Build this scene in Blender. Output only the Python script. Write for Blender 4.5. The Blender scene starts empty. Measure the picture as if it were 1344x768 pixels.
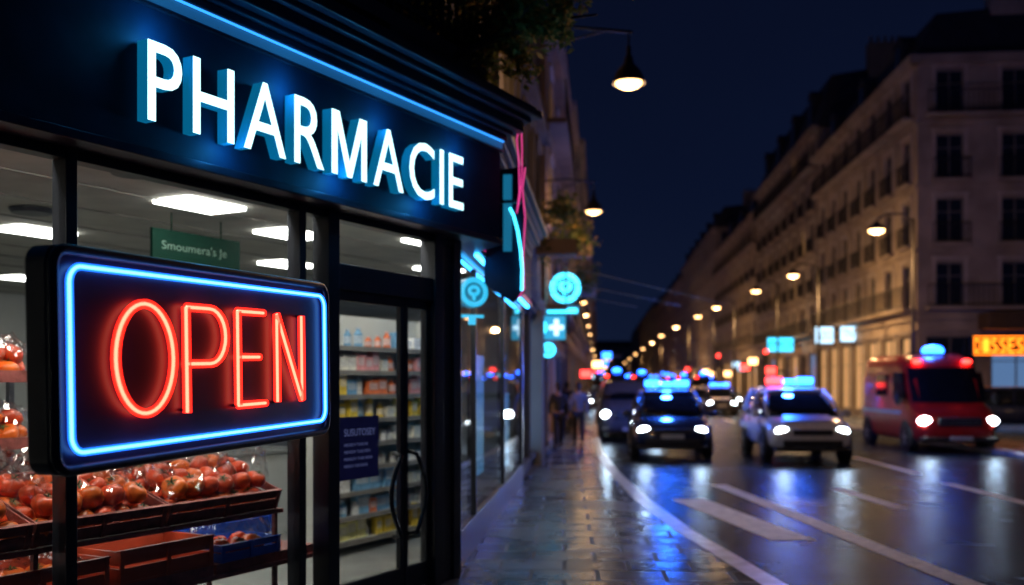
import bpy, bmesh, math, random
from mathutils import Matrix, Vector, noise
random.seed(7)
R=random.Random(11)
scene=bpy.context.scene
COL=scene.collection
scene.view_settings.view_transform='Standard'
try: scene.view_settings.look='None'
except Exception: pass
scene.view_settings.exposure=0

# ------------------------------------------------------------------ materials
def mat(name,col,rough=.6,metal=0,var=.25,scale=6,bump=0,bscale=40,emit=None,es=0,coat=0,spec=.5,samp=True):
    m=bpy.data.materials.new(name); m.use_nodes=True
    nt=m.node_tree; b=nt.nodes['Principled BSDF']
    b.inputs['Base Color'].default_value=(*col,1); b.inputs['Roughness'].default_value=rough
    b.inputs['Metallic'].default_value=metal
    b.inputs['Specular IOR Level'].default_value=spec
    if coat: b.inputs['Coat Weight'].default_value=coat; b.inputs['Coat Roughness'].default_value=.08
    tc=nt.nodes.new('ShaderNodeTexCoord')
    if var:
        n=nt.nodes.new('ShaderNodeTexNoise'); n.inputs['Scale'].default_value=scale; n.inputs['Detail'].default_value=3
        nt.links.new(tc.outputs['Object'],n.inputs['Vector'])
        r=nt.nodes.new('ShaderNodeValToRGB')
        r.color_ramp.elements[0].position=.3; r.color_ramp.elements[1].position=.72
        r.color_ramp.elements[0].color=(*[c*(1-var) for c in col],1)
        r.color_ramp.elements[1].color=(*[min(1,c*(1+var)) for c in col],1)
        nt.links.new(n.outputs['Fac'],r.inputs['Fac']); nt.links.new(r.outputs['Color'],b.inputs['Base Color'])
    if bump:
        n2=nt.nodes.new('ShaderNodeTexNoise'); n2.inputs['Scale'].default_value=bscale; n2.inputs['Detail'].default_value=3
        nt.links.new(tc.outputs['Object'],n2.inputs['Vector'])
        bp=nt.nodes.new('ShaderNodeBump'); bp.inputs['Strength'].default_value=bump; bp.inputs['Distance'].default_value=.02
        nt.links.new(n2.outputs['Fac'],bp.inputs['Height']); nt.links.new(bp.outputs['Normal'],b.inputs['Normal'])
    if emit:
        b.inputs['Emission Color'].default_value=(*emit,1); b.inputs['Emission Strength'].default_value=es
        if not samp:
            try: m.cycles.emission_sampling='NONE'
            except Exception: pass
    return m
def emis(name,col,s,samp=True):
    return mat(name,(.1,.1,.1),.4,var=0,emit=col,es=s,samp=samp)
def schlick(nt,f0,k):
    f=nt.nodes.new('ShaderNodeLayerWeight'); f.inputs['Blend'].default_value=.5
    p=nt.nodes.new('ShaderNodeMath'); p.operation='POWER'; p.inputs[1].default_value=5
    q=nt.nodes.new('ShaderNodeMath'); q.operation='MULTIPLY_ADD'; q.inputs[1].default_value=k; q.inputs[2].default_value=f0; q.use_clamp=True
    nt.links.new(f.outputs['Facing'],p.inputs[0]); nt.links.new(p.outputs[0],q.inputs[0]); return q
def glassmat(name,tint=(.9,.95,1),f0=.04,rough=.02,k=.9):
    m=bpy.data.materials.new(name); m.use_nodes=True; nt=m.node_tree
    nt.nodes.remove(nt.nodes['Principled BSDF']); out=nt.nodes['Material Output']
    t=nt.nodes.new('ShaderNodeBsdfTransparent'); t.inputs[0].default_value=(*tint,1)
    g=nt.nodes.new('ShaderNodeBsdfGlossy'); g.inputs['Roughness'].default_value=rough
    q=schlick(nt,f0,k)
    mx=nt.nodes.new('ShaderNodeMixShader'); nt.links.new(q.outputs[0],mx.inputs[0])
    nt.links.new(t.outputs[0],mx.inputs[1]); nt.links.new(g.outputs[0],mx.inputs[2]); nt.links.new(mx.outputs[0],out.inputs[0])
    return m
def tubeshell(name,col,s,fac=.5):
    m=bpy.data.materials.new(name); m.use_nodes=True; nt=m.node_tree
    nt.nodes.remove(nt.nodes['Principled BSDF']); out=nt.nodes['Material Output']
    t=nt.nodes.new('ShaderNodeBsdfTransparent'); e=nt.nodes.new('ShaderNodeEmission'); e.inputs[0].default_value=(*col,1); e.inputs[1].default_value=s
    mx=nt.nodes.new('ShaderNodeMixShader'); mx.inputs[0].default_value=fac
    nt.links.new(t.outputs[0],mx.inputs[1]); nt.links.new(e.outputs[0],mx.inputs[2]); nt.links.new(mx.outputs[0],out.inputs[0])
    return m
def leafmat(name,col):
    m=bpy.data.materials.new(name); m.use_nodes=True; nt=m.node_tree
    nt.nodes.remove(nt.nodes['Principled BSDF']); out=nt.nodes['Material Output']
    tc=nt.nodes.new('ShaderNodeTexCoord'); n=nt.nodes.new('ShaderNodeTexNoise'); n.inputs['Scale'].default_value=4; n.inputs['Detail'].default_value=3
    r=nt.nodes.new('ShaderNodeValToRGB'); r.color_ramp.elements[0].position=.3; r.color_ramp.elements[1].position=.7
    r.color_ramp.elements[0].color=(*[c*.5 for c in col],1); r.color_ramp.elements[1].color=(*[c*1.5 for c in col],1)
    nt.links.new(tc.outputs['Object'],n.inputs['Vector']); nt.links.new(n.outputs['Fac'],r.inputs['Fac'])
    d=nt.nodes.new('ShaderNodeBsdfDiffuse'); t=nt.nodes.new('ShaderNodeBsdfTranslucent'); mx=nt.nodes.new('ShaderNodeMixShader'); mx.inputs[0].default_value=.5
    nt.links.new(r.outputs[0],d.inputs[0]); nt.links.new(r.outputs[0],t.inputs[0]); nt.links.new(d.outputs[0],mx.inputs[1]); nt.links.new(t.outputs[0],mx.inputs[2]); nt.links.new(mx.outputs[0],out.inputs[0])
    return m
M={}
M['black']=mat('black_painted_metal',(.012,.014,.02),.35,var=.3,bump=.05)
M['fascia']=mat('navy_fascia_paint',(.009,.026,.060),.6,var=.3,scale=3,bump=.06,bscale=15,spec=.2)
M['cornice']=mat('dark_cornice_paint',(.014,.024,.05),.45,var=.3,bump=.05,spec=.3)
M['trim']=mat('fascia_trim',(.07,.05,.08),.3,metal=.6,var=.2)
M['letterface']=emis('letter_face',(.55,.93,1),2.4)
M['letterside']=mat('letter_side',(.02,.12,.22),.4,var=.2,emit=(.004,.38,.80),es=.30)
M['blueled']=emis('blue_led',(.02,.22,.65),.30)
M['blueledhot']=emis('blue_led_hot',(.03,.30,1),1.9)
M['neonred']=tubeshell('red_neon_glass',(1,.014,.007),4.4,.62)
M['neonblue']=tubeshell('blue_neon_glass',(.010,.15,1),4.0,.62)
M['corered']=emis('red_neon_core',(1,.34,.20),5.5,False)
M['coreblue']=emis('blue_neon_core',(.30,.80,1),4.5,False)
M['neonpink']=emis('pink_neon',(1,.06,.35),.9)
M['cyan']=emis('cyan_light',(.05,.68,1),4.0,False)
M['cyansoft']=emis('cyan_soft',(.03,.52,.85),1.1,False)
M['addedcyan']=emis('added_cyan_strip',(.03,.40,1),14)
M['cyandim']=emis('cyan_dim',(.01,.22,.42),.6,False)
M['panel']=mat('sign_panel',(.032,.014,.042),.34,var=.35,scale=3)
M['glass']=glassmat('shop_glass',(.94,.97,.98))
M['bag']=glassmat('plastic_film',(.98,.98,.985),.14,.13,.5)
M['white']=mat('interior_white',(.52,.53,.5),.7,var=.08,scale=2)
M['ceil']=mat('ceiling_tile',(.42,.41,.36),.8,var=.12,scale=3)
M['floor']=mat('shop_floor',(.26,.27,.26),.25,var=.15,scale=2)
M['ceillight']=emis('ceiling_light',(1,.98,.91),14)
M['displayfill']=emis('added_display_fill',(1,.93,.80),82)
M['shelffill']=emis('added_shelf_fill',(1,.96,.88),6)
M['green']=mat('green_sign',(.003,.022,.014),.7,var=.15,spec=.08)
M['greentext']=mat('sign_lettering',(.10,.18,.14),.7,var=0)
M['notice']=mat('notice_blue',(.015,.02,.08),.6,var=.2,emit=(.02,.02,.14),es=.08,samp=False)
M['noticetext']=mat('notice_text',(.2,.22,.45),.6,var=0,emit=(.3,.35,.8),es=.2,samp=False)  # print given a faint glow of its own so it shows
M['steel']=mat('brushed_steel',(.3,.32,.36),.3,metal=.9,var=.15)
M['handle']=mat('door_handle_steel',(.02,.022,.03),.25,metal=.3,var=.1)
M['tomato']=mat('tomato_skin',(.82,.15,.02),.3,var=.3,scale=9,coat=.08)
M['tomato2']=mat('tomato_skin_dark',(.68,.075,.018),.34,var=.3,scale=8,coat=.08)
M['stem']=mat('stem_green',(.05,.1,.03),.7)
M['tray']=mat('tray_board',(.26,.07,.06),.5,var=.4,scale=12,bump=.2)
M['redcrate']=mat('red_crate',(.46,.065,.025),.4,var=.2)
M['bluecrate']=mat('blue_crate',(.02,.10,.52),.4,var=.2)
M['stone']=mat('limestone',(.40,.335,.255),.85,var=.3,scale=.7,bump=.35,bscale=6)
M['stone2']=mat('limestone_grey',(.31,.27,.225),.85,var=.32,scale=.6,bump=.35,bscale=6)
M['stone3']=mat('render_ochre',(.28,.19,.12),.85,var=.3,scale=.8,bump=.3,bscale=5)
M['darkstone']=mat('sooty_stone',(.10,.088,.08),.85,var=.35,scale=.9,bump=.4,bscale=5)
M['surround']=mat('stone_surround',(.50,.44,.36),.8,var=.2,scale=2)
M['zinc']=mat('zinc_roof',(.03,.035,.045),.5,var=.3,scale=1.5)
M['iron']=mat('wrought_iron',(.012,.012,.014),.5,var=.2)
M['pane']=mat('window_pane',(.012,.016,.024),.08,var=.4,scale=.7,spec=.8)
M['panelit']=mat('window_lit',(.1,.08,.05),.5,var=0,emit=(1,.5,.17),es=.4,samp=False)
M['paneshop']=mat('shop_window_lit',(.1,.09,.08),.3,var=0,emit=(1,.50,.18),es=.62,samp=False)
M['paneshopb']=mat('shop_window_cool',(.06,.08,.1),.3,var=0,emit=(.25,.5,1),es=.35,samp=False)
M['frame']=mat('window_frame',(.2,.19,.17),.6,var=.2)
M['tyre']=mat('tyre_rubber',(.012,.012,.012),.8)
M['rim']=mat('alloy',(.35,.36,.38),.3,metal=.8)
M['carwhite']=mat('white_car_paint',(.66,.67,.68),.25,var=.06,coat=.6)
M['cardark']=mat('dark_car_paint',(.02,.03,.07),.22,var=.15,coat=.7)
M['cargrey']=mat('grey_car_paint',(.16,.17,.19),.25,var=.15,coat=.6)
M['carred']=mat('red_van_paint',(.68,.024,.018),.32,var=.12,coat=.25)
M['carglass']=mat('vehicle_glass',(.01,.013,.018),.05,var=.3,spec=.9)
M['plastic']=mat('black_plastic',(.02,.02,.022),.5)
M['plate']=mat('number_plate',(.6,.6,.55),.5,var=.1)
M['headlight']=emis('headlight_glow',(.80,.93,1),34,False)
M['red']=emis('red_beacon',(1,.03,.02),10)
M['blue']=emis('blue_beacon',(.012,.11,1),18)
M['stripeblue']=mat('blue_stripe',(.02,.06,.35),.4,var=.1)
M['bulb']=emis('warm_bulb',(1,.56,.20),8,False)
M['bulbfar']=emis('warm_bulb_far',(1,.52,.19),13,False)
M['lampiron']=mat('lamp_iron',(.03,.028,.025),.5,var=.2)
M['orange']=emis('orange_led',(1,.20,.01),5.0,False)
M['bark']=mat('bark',(.06,.045,.03),.9,bump=.5,bscale=30)
M['leaf']=leafmat('leaf_green',(.15,.18,.05))  # leaf tones lifted to stand in for warm light from below
M['leaf2']=leafmat('leaf_warm_lit',(.36,.25,.07))  # golden tint is warm light put into the leaf colour
M['leaf3']=leafmat('leaf_dark',(.08,.12,.04))
M['skin']=mat('skin',(.35,.2,.14),.6,var=.1)
M['hair']=mat('hair',(.02,.014,.01),.7)
M['shirt']=mat('pale_shirt',(.14,.14,.155),.8,bump=.3,bscale=20)
M['coat']=mat('dark_coat',(.014,.016,.022),.8,bump=.3,bscale=20)
M['trouser']=mat('dark_trousers',(.012,.013,.018),.85)
M['marking']=mat('road_paint',(.85,.88,.94),.6,var=.25,scale=7,bump=.3,bscale=30,spec=.15)
M['awning']=mat('awning_canvas',(.10,.06,.03),.8)

def wetground(name,base,kind):
    m=bpy.data.materials.new(name); m.use_nodes=True; nt=m.node_tree
    nt.nodes.remove(nt.nodes['Principled BSDF']); out=nt.nodes['Material Output']
    road=kind=='road'
    d=nt.nodes.new('ShaderNodeBsdfDiffuse'); gl=nt.nodes.new('ShaderNodeBsdfGlossy'); mxs=nt.nodes.new('ShaderNodeMixShader')
    gl.inputs['Color'].default_value=(.78,.88,1,1)
    q=schlick(nt,.03 if road else .06,.17 if road else .50)
    nt.links.new(q.outputs[0],mxs.inputs[0]); nt.links.new(d.outputs[0],mxs.inputs[1]); nt.links.new(gl.outputs[0],mxs.inputs[2]); nt.links.new(mxs.outputs[0],out.inputs[0])
    tc=nt.nodes.new('ShaderNodeTexCoord')
    n=nt.nodes.new('ShaderNodeTexNoise'); n.inputs['Scale'].default_value=.8; n.inputs['Detail'].default_value=6; n.inputs['Roughness'].default_value=.65
    nt.links.new(tc.outputs['Object'],n.inputs['Vector'])
    rr=nt.nodes.new('ShaderNodeMapRange')
    rr.inputs['From Min'].default_value=.38; rr.inputs['From Max'].default_value=.62
    rr.inputs['To Min'].default_value=.20 if road else .17; rr.inputs['To Max'].default_value=.28 if road else .34
    nt.links.new(n.outputs['Fac'],rr.inputs['Value'])
    bp=nt.nodes.new('ShaderNodeBump')
    if road:
        nt.links.new(rr.outputs[0],gl.inputs['Roughness'])
        f=nt.nodes.new('ShaderNodeTexNoise'); f.inputs['Scale'].default_value=60; f.inputs['Detail'].default_value=3
        nt.links.new(tc.outputs['Object'],f.inputs['Vector'])
        ramp=nt.nodes.new('ShaderNodeValToRGB')
        ramp.color_ramp.elements[0].color=(*[c*.75 for c in base],1); ramp.color_ramp.elements[1].color=(*[c*1.25 for c in base],1)
        n3=nt.nodes.new('ShaderNodeTexNoise'); n3.inputs['Scale'].default_value=9; n3.inputs['Detail'].default_value=6
        nt.links.new(tc.outputs['Object'],n3.inputs['Vector'])
        nt.links.new(n3.outputs['Fac'],ramp.inputs['Fac']); nt.links.new(ramp.outputs[0],d.inputs['Color'])
        bp.inputs['Distance'].default_value=.012; bp.inputs['Strength'].default_value=.4
        nt.links.new(f.outputs['Fac'],bp.inputs['Height'])
    else:
        mp=nt.nodes.new('ShaderNodeMapping'); mp.inputs['Rotation'].default_value=(0,0,math.radians(3))
        nt.links.new(tc.outputs['Object'],mp.inputs['Vector'])
        br=nt.nodes.new('ShaderNodeTexBrick'); br.inputs['Scale'].default_value=1.0
        br.inputs['Brick Width'].default_value=.62; br.inputs['Row Height'].default_value=.50
        br.inputs['Mortar Size'].default_value=.022; br.inputs['Mortar Smooth'].default_value=.3
        br.inputs['Color1'].default_value=(*[c*.5 for c in base],1); br.inputs['Color2'].default_value=(*[c*1.5 for c in base],1)
        br.inputs['Mortar'].default_value=(.004,.004,.005,1)
        nt.links.new(mp.outputs[0],br.inputs['Vector'])
        n4=nt.nodes.new('ShaderNodeTexNoise'); n4.inputs['Scale'].default_value=5; n4.inputs['Detail'].default_value=6
        nt.links.new(tc.outputs['Object'],n4.inputs['Vector'])
        mx=nt.nodes.new('ShaderNodeMixRGB'); mx.blend_type='MULTIPLY'; mx.inputs[0].default_value=.6
        nt.links.new(br.outputs['Color'],mx.inputs[1]); nt.links.new(n4.outputs['Fac'],mx.inputs[2])
        nt.links.new(mx.outputs[0],d.inputs['Color'])
        ad=nt.nodes.new('ShaderNodeMath'); ad.operation='MULTIPLY_ADD'; ad.inputs[1].default_value=.6; ad.use_clamp=True
        nt.links.new(br.outputs['Fac'],ad.inputs[0]); nt.links.new(rr.outputs[0],ad.inputs[2]); nt.links.new(ad.outputs[0],gl.inputs['Roughness'])
        bp2=nt.nodes.new('ShaderNodeBump'); bp2.inputs['Distance'].default_value=.03; bp2.inputs['Strength'].default_value=1; bp2.invert=True
        nt.links.new(br.outputs['Fac'],bp2.inputs['Height'])
        bp.inputs['Strength'].default_value=.5; bp.inputs['Distance'].default_value=.022
        n5=nt.nodes.new('ShaderNodeTexNoise'); n5.inputs['Scale'].default_value=4; n5.inputs['Detail'].default_value=6
        nt.links.new(tc.outputs['Object'],n5.inputs['Vector'])
        nt.links.new(n5.outputs['Fac'],bp.inputs['Height'])
        nt.links.new(bp2.outputs['Normal'],bp.inputs['Normal'])
    nt.links.new(bp.outputs['Normal'],gl.inputs['Normal']); nt.links.new(bp.outputs['Normal'],d.inputs['Normal'])
    return m
M['road']=wetground('wet_asphalt',(.014,.021,.036),'road')
M['pave']=wetground('wet_paving',(.07,.095,.14),'pave')
M['ground']=mat('far_ground',(.04,.04,.042),.7,scale=.2)
M['kerb']=mat('kerb_granite',(.45,.48,.55),.35,var=.35,scale=5,bump=.4,bscale=20)

# ------------------------------------------------------------------ mesh builder
class MB:
    def __init__(s): s.v=[];s.f=[];s.m=[];s.M=Matrix()
    def add(s,vs,fs,mi=0):
        o=len(s.v); s.v+= [tuple(s.M@Vector(v)) for v in vs]
        s.f+=[[o+i for i in f] for f in fs]; s.m+=[mi]*len(fs)
    def box(s,x0,x1,y0,y1,z0,z1,mi=0):
        s.add([(x0,y0,z0),(x1,y0,z0),(x1,y1,z0),(x0,y1,z0),(x0,y0,z1),(x1,y0,z1),(x1,y1,z1),(x0,y1,z1)],
              [[0,3,2,1],[4,5,6,7],[0,1,5,4],[1,2,6,5],[2,3,7,6],[3,0,4,7]],mi)
    def prism(s,poly,z0,z1,mi=0):
        n=len(poly)
        s.add([(x,y,z0) for x,y in poly]+[(x,y,z1) for x,y in poly],
              [list(range(n))[::-1],[n+i for i in range(n)]]+[[i,(i+1)%n,n+(i+1)%n,n+i] for i in range(n)],mi)
    def prismxz(s,poly,y0,y1,mi=0):
        n=len(poly)
        s.add([(x,y0,z) for x,z in poly]+[(x,y1,z) for x,z in poly],
              [list(range(n)),[n+i for i in range(n)][::-1]]+[[i,n+i,n+(i+1)%n,(i+1)%n] for i in range(n)],mi)
    def loft(s,rings,mi=0,cap=True,closed=False):
        n=len(rings[0]); vs=[p for r in rings for p in r]; fs=[]
        k=len(rings)
        for i in range(k if closed else k-1):
            a=i*n;b=((i+1)%k)*n
            for j in range(n): fs.append([a+j,a+(j+1)%n,b+(j+1)%n,b+j])
        if cap and not closed: fs+= [list(range(n))[::-1],[(k-1)*n+j for j in range(n)]]
        s.add(vs,fs,mi)
    def tube(s,pts,r,n=8,mi=0,closed=False):
        pts=[Vector(p) for p in pts]; rings=[]; k=len(pts); prev=None
        rs=r if isinstance(r,(list,tuple)) else [r]*k
        for i,p in enumerate(pts):
            if closed: t=(pts[(i+1)%k]-pts[i-1])
            else: t=pts[min(i+1,k-1)]-pts[max(i-1,0)]
            t.normalize()
            if prev is None:
                a=Vector((0,0,1)) if abs(t.z)<.9 else Vector((1,0,0))
                u=t.cross(a).normalized()
            else:
                u=(prev-t*prev.dot(t)).normalized()
            prev=u; w=t.cross(u)
            rings.append([tuple(p+(u*math.cos(2*math.pi*j/n)+w*math.sin(2*math.pi*j/n))*rs[i]) for j in range(n)])
        s.loft(rings,mi,True,closed)
    def lathe(s,prof,c=(0,0,0),n=16,mi=0):
        rings=[[(c[0]+r*math.cos(2*math.pi*j/n),c[1]+r*math.sin(2*math.pi*j/n),c[2]+z) for j in range(n)] for r,z in prof]
        s.loft(rings,mi)
    def ell(s,c,r,n=12,k=8,mi=0,mat3=None):
        prof=[(max(.001,math.sin(math.pi*i/k)),-math.cos(math.pi*i/k)) for i in range(k+1)]
        rings=[]
        for rr,z in prof:
            ring=[]
            for j in range(n):
                p=Vector((rr*math.cos(2*math.pi*j/n)*r[0],rr*math.sin(2*math.pi*j/n)*r[1],z*r[2]))
                if mat3 is not None: p=mat3@p
                ring.append((c[0]+p.x,c[1]+p.y,c[2]+p.z))
            rings.append(ring)
        s.loft(rings,mi)
    def mesh(s,name,mats,smooth=False):
        me=bpy.data.meshes.new(name); me.from_pydata(s.v,[],s.f)
        for m in mats: me.materials.append(m)
        for p,mi in zip(me.polygons,s.m): p.material_index=mi; p.use_smooth=smooth
        me.update(); return me
    def obj(s,name,mats,parent=None,smooth=False,bevel=0,loc=None,fix=True,**props):
        if not isinstance(mats,(list,tuple)): mats=[mats]
        me=s.mesh(name,mats,smooth)
        if fix:
            bm=bmesh.new(); bm.from_mesh(me); bmesh.ops.recalc_face_normals(bm,faces=bm.faces); bm.to_mesh(me); bm.free()
        o=bpy.data.objects.new(name,me); COL.objects.link(o)
        if parent: o.parent=parent
        if loc: o.location=loc
        if bevel:
            b=o.modifiers.new('b','BEVEL'); b.width=bevel; b.segments=2; b.limit_method='ANGLE'
        for k,v in props.items(): o[k]=v
        return o
def thing(name,label,cat,loc=(0,0,0),rz=0,group=None,rot=None):
    o=bpy.data.objects.new(name,None); COL.objects.link(o); o.location=loc
    o.rotation_euler=rot if rot else (0,0,rz); o['label']=label; o['category']=cat
    o.empty_display_size=.2
    if group: o['group']=group
    return o
def place(me,name,parent,loc,rz=0,**props):
    o=bpy.data.objects.new(name,me); COL.objects.link(o); o.parent=parent; o.location=loc; o.rotation_euler=(0,0,rz)
    for k,v in props.items(): o[k]=v
    return o
def copy_thing(src,loc,rz,label=None):
    new=src.copy(); COL.objects.link(new); new.location=loc; new.rotation_euler=(0,0,rz)
    if label: new['label']=label
    def rec(a,b):
        for c in a.children:
            if c.type=='LIGHT': continue
            d=c.copy(); COL.objects.link(d); d.parent=b; rec(c,d)
    rec(src,new); return new
def light(kind,name,loc,col,power,size=.1,parent=None,rot=None,spot=None,blend=.5):
    l=bpy.data.lights.new(name,kind); l.color=col; l.energy=power
    if kind in('POINT','SPOT'): l.shadow_soft_size=size
    if kind=='SPOT': l.spot_size=spot or 2; l.spot_blend=blend
    o=bpy.data.objects.new(name,l); COL.objects.link(o); o.location=loc
    if rot: o.rotation_euler=rot
    if parent: o.parent=parent
    return o
def textmesh(body,size,extrude=0,offset=0,sx=1):
    c=bpy.data.curves.new('t','FONT'); c.body=body; c.size=size; c.extrude=extrude; c.offset=offset; c.resolution_u=4
    o=bpy.data.objects.new('t',c); COL.objects.link(o)
    dg=bpy.context.evaluated_depsgraph_get(); dg.update()
    me=bpy.data.meshes.new_from_object(o.evaluated_get(dg))
    bpy.data.objects.remove(o)
    xs=[v.co.x for v in me.vertices]; ys=[v.co.y for v in me.vertices]
    x0=min(xs)
    for v in me.vertices: v.co.x=(v.co.x-x0)*sx
    return me,(max(xs)-x0)*sx,min(ys),max(ys)
def text_on(body,parent,name,loc,height,width,matl,thick=.003,rz=0):
    me,w,y0,y1=textmesh(body,1,0,.0)
    for v in me.vertices:
        x,y,z=v.co; v.co=(x/w*width,-thick,(y-y0)/(y1-y0)*height)
    me.materials.clear(); me.materials.append(matl)
    o=place(me,name,parent,loc,rz); return o

# frames
FA=math.radians(61.5); FO=Vector((-4.026,2.185,0))
def F(u,v): return (FO.x+u*math.cos(FA)-v*math.sin(FA), FO.y+u*math.sin(FA)+v*math.cos(FA))
SA=math.radians(84.97); SO=Vector((-.519,9.17,0))
def S(t,v): return (SO.x+t*math.cos(SA)-v*math.sin(SA), SO.y+t*math.sin(SA)+v*math.cos(SA))

# ------------------------------------------------------------------ world
w=bpy.data.worlds.new('World'); scene.world=w; w.use_nodes=True; nt=w.node_tree
bg=nt.nodes['Background']
tc=nt.nodes.new('ShaderNodeTexCoord'); sp=nt.nodes.new('ShaderNodeSeparateXYZ'); rp=nt.nodes.new('ShaderNodeValToRGB')
nt.links.new(tc.outputs['Generated'],sp.inputs[0]); nt.links.new(sp.outputs['Z'],rp.inputs[0]); 
e=rp.color_ramp.elements; e[0].position=0; e[0].color=(.0055,.010,.030,1); e[1].position=.55; e[1].color=(.0016,.0028,.011,1)
x=e.new(.18); x.color=(.003,.0060,.0220,1)
nz=nt.nodes.new('ShaderNodeTexNoise'); nz.inputs['Scale'].default_value=2.5; nz.inputs['Detail'].default_value=5
nt.links.new(tc.outputs['Generated'],nz.inputs['Vector'])
mm=nt.nodes.new('ShaderNodeMapRange'); mm.inputs['To Min'].default_value=.75; mm.inputs['To Max'].default_value=1.25
nt.links.new(nz.outputs['Fac'],mm.inputs['Value'])
nt.links.new(rp.outputs[0],bg.inputs[0]); nt.links.new(mm.outputs[0],bg.inputs[1])

# ------------------------------------------------------------------ camera
cam=bpy.data.cameras.new('camera'); co=bpy.data.objects.new('camera',cam); COL.objects.link(co); scene.camera=co
co.location=(0,0,1.8); co.rotation_euler=(math.pi/2,0,0)
cam.lens=35; cam.sensor_width=36; cam.shift_y=(500-384)/1344; cam.clip_end=6000; cam.clip_start=.05
cam.dof.use_dof=True; cam.dof.focus_distance=5.0; cam.dof.aperture_fstop=1.2

# ------------------------------------------------------------------ ground, road, pavements
RZ=-.125
g=MB(); g.add([(-2500,-200,-.15),(2500,-200,-.15),(2500,4000,-.15),(-2500,4000,-.15)],[[0,1,2,3]]); g.obj('ground',M['ground'],kind='structure')
kl=[(2.75,-8),(2.6,4),(2.44,8.8),(2.2,12),(2.1,15.2),(2.14,20),(2.4,26.5),(3.0,34),(3.95,45),(17.0,193),(59,670)]
kr=[(12.7,-8),(12.6,20),(12.7,30),(13.75,42),(13.75+.088*151,193),(55.6+14.5,670)]
def kx(line,y):
    for a,b in zip(line[:-1],line[1:]):
        if a[1]<=y<=b[1]: return a[0]+(b[0]-a[0])*(y-a[1])/(b[1]-a[1])
    return line[-1][0]
g=MB()
ys=sorted(set([p[1] for p in kl]+[p[1] for p in kr]))
for a,b in zip(ys[:-1],ys[1:]):
    g.add([(kx(kl,a)-.05,a,RZ),(kx(kr,a)+.05,a,RZ),(kx(kr,b)+.05,b,RZ),(kx(kl,b)-.05,b,RZ)],[[0,1,2,3]])
g.obj('road',M['road'],kind='structure')
g=MB()
for a,b in zip(kl[:-1],kl[1:]):
    xa=-9 if a[1]<50 else a[0]-30; xb=-9 if a[1]<50 else b[0]-30
    g.add([(xa,a[1],0),(a[0]-.24,a[1],0),(b[0]-.24,b[1],0),(xb,b[1],0)],[[0,1,2,3]])
g.obj('pavement',M['pave'],kind='structure')
g=MB()
for a,b in zip(kr[:-1],kr[1:]):
    g.add([(a[0]+.24,a[1],0),(a[0]+60,a[1],0),(b[0]+60,b[1],0),(b[0]+.24,b[1],0)],[[0,1,2,3]])
g.obj('pavement',M['pave'],kind='structure')
for line,sg in((kl,-1),(kr,1)):
    g=MB(); rings=[]
    for p in line:
        ring=[(p[0],p[1],-.145),(p[0],p[1],-.02),(p[0]+sg*.02,p[1],.004),(p[0]+sg*.24,p[1],.004),(p[0]+sg*.24,p[1],-.145)]
        rings.append(ring)
    g.loft(rings); g.obj('kerb',M['kerb'],kind='structure')
def stripe(pts,wd,name='road_marking'):
    g=MB()
    for a,b in zip(pts[:-1],pts[1:]):
        g.add([(a[0]-wd/2,a[1],RZ+.005),(a[0]+wd/2,a[1],RZ+.005),(b[0]+wd/2,b[1],RZ+.005),(b[0]-wd/2,b[1],RZ+.005)],[[0,1,2,3]])
    g.obj(name,M['marking'],kind='structure')
stripe([(3.40,12.0),(2.86,16.2)],.55)
stripe([(4.5,4),(4.32,9.3),(3.82,18.4)],.27)
stripe([(5.86,15.0),(5.80,17.8)],.24)
stripe([(8.05,15.2),(8.15,18.7)],.22); stripe([(8.4,20.6),(8.6,25.2)],.22)
for i in range(14):
    y=30+i*8; stripe([(8.7+.088*(y-28),y),(8.7+.088*(y-24),y+4)],.18)
    stripe([(5.6+.088*(y-28),y),(5.6+.088*(y-24),y+4)],.16)

# ------------------------------------------------------------------ pharmacy building
def foot(o,back=True):
    return [F(-1,-o),F(8.2+o,-o),S(.75,-.12-o),S(8.2,-.12-o),S(8.2,.18),S(.1,.18),F(7.8,.27),F(-1,.27)]
ph=thing('pharmacy_building','dark corner pharmacy shop with navy fascia and glass front','shop',(0,0,0))
g=MB(); g.prism(foot(0),3.09,4.07); g.obj('fascia',M['fascia'],ph)
g=MB(); g.prism(foot(.02),3.085,3.14); g.obj('fascia_trim',M['trim'],ph,bevel=.006)
g=MB(); g.prism(foot(.03),3.955,3.98); g.obj('fascia_trim',M['trim'],ph,bevel=.006)
g=MB()
for z0,z1,o in((4.06,4.12,.05),(4.118,4.16,.09),(4.158,4.25,.17),(4.248,4.30,.22),(4.298,4.37,.30),(4.368,4.41,.26)):
    g.prism(foot(o),z0,z1)
g.obj('cornice',M['cornice'],ph,bevel=.012)
def fstrip(v0,v1,z0,z1,m):
    g=MB(); g.prism([F(-1,v0),F(8.2,v0),F(8.2,v1),F(-1,v1)],z0,z1); g.obj('light_strip',M[m],ph)
fstrip(-.025,-.001,3.985,4.045,'blueled'); fstrip(-.045,-.030,4.046,4.056,'blueledhot')
def fmb():
    g=MB(); g.M=Matrix.Translation(FO)@Matrix.Rotation(FA,4,'Z'); return g
def smb():
    g=MB(); g.M=Matrix.Translation(SO)@Matrix.Rotation(SA,4,'Z'); return g
g=fmb()
for u,wd in((0,.12),(1.9,.08),(3.69,.075),(5.63,.075)):
    g.box(u-wd/2,u+wd/2,.2,.32,.0,3.09)
g.box(5.90,6.03,.18,.34,0,3.09); g.box(7.36,7.50,.18,.34,0,3.09); g.box(7.70,7.83,.2,.34,0,3.09)
g.box(-1,7.8,.205,.315,3.03,3.088); g.box(-1,5.9,.19,.33,0,.18)
g.box(6.02,7.37,.20,.32,2.50,2.70)
g.box(7.49,7.71,.22,.3,0,3.05)
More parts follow.
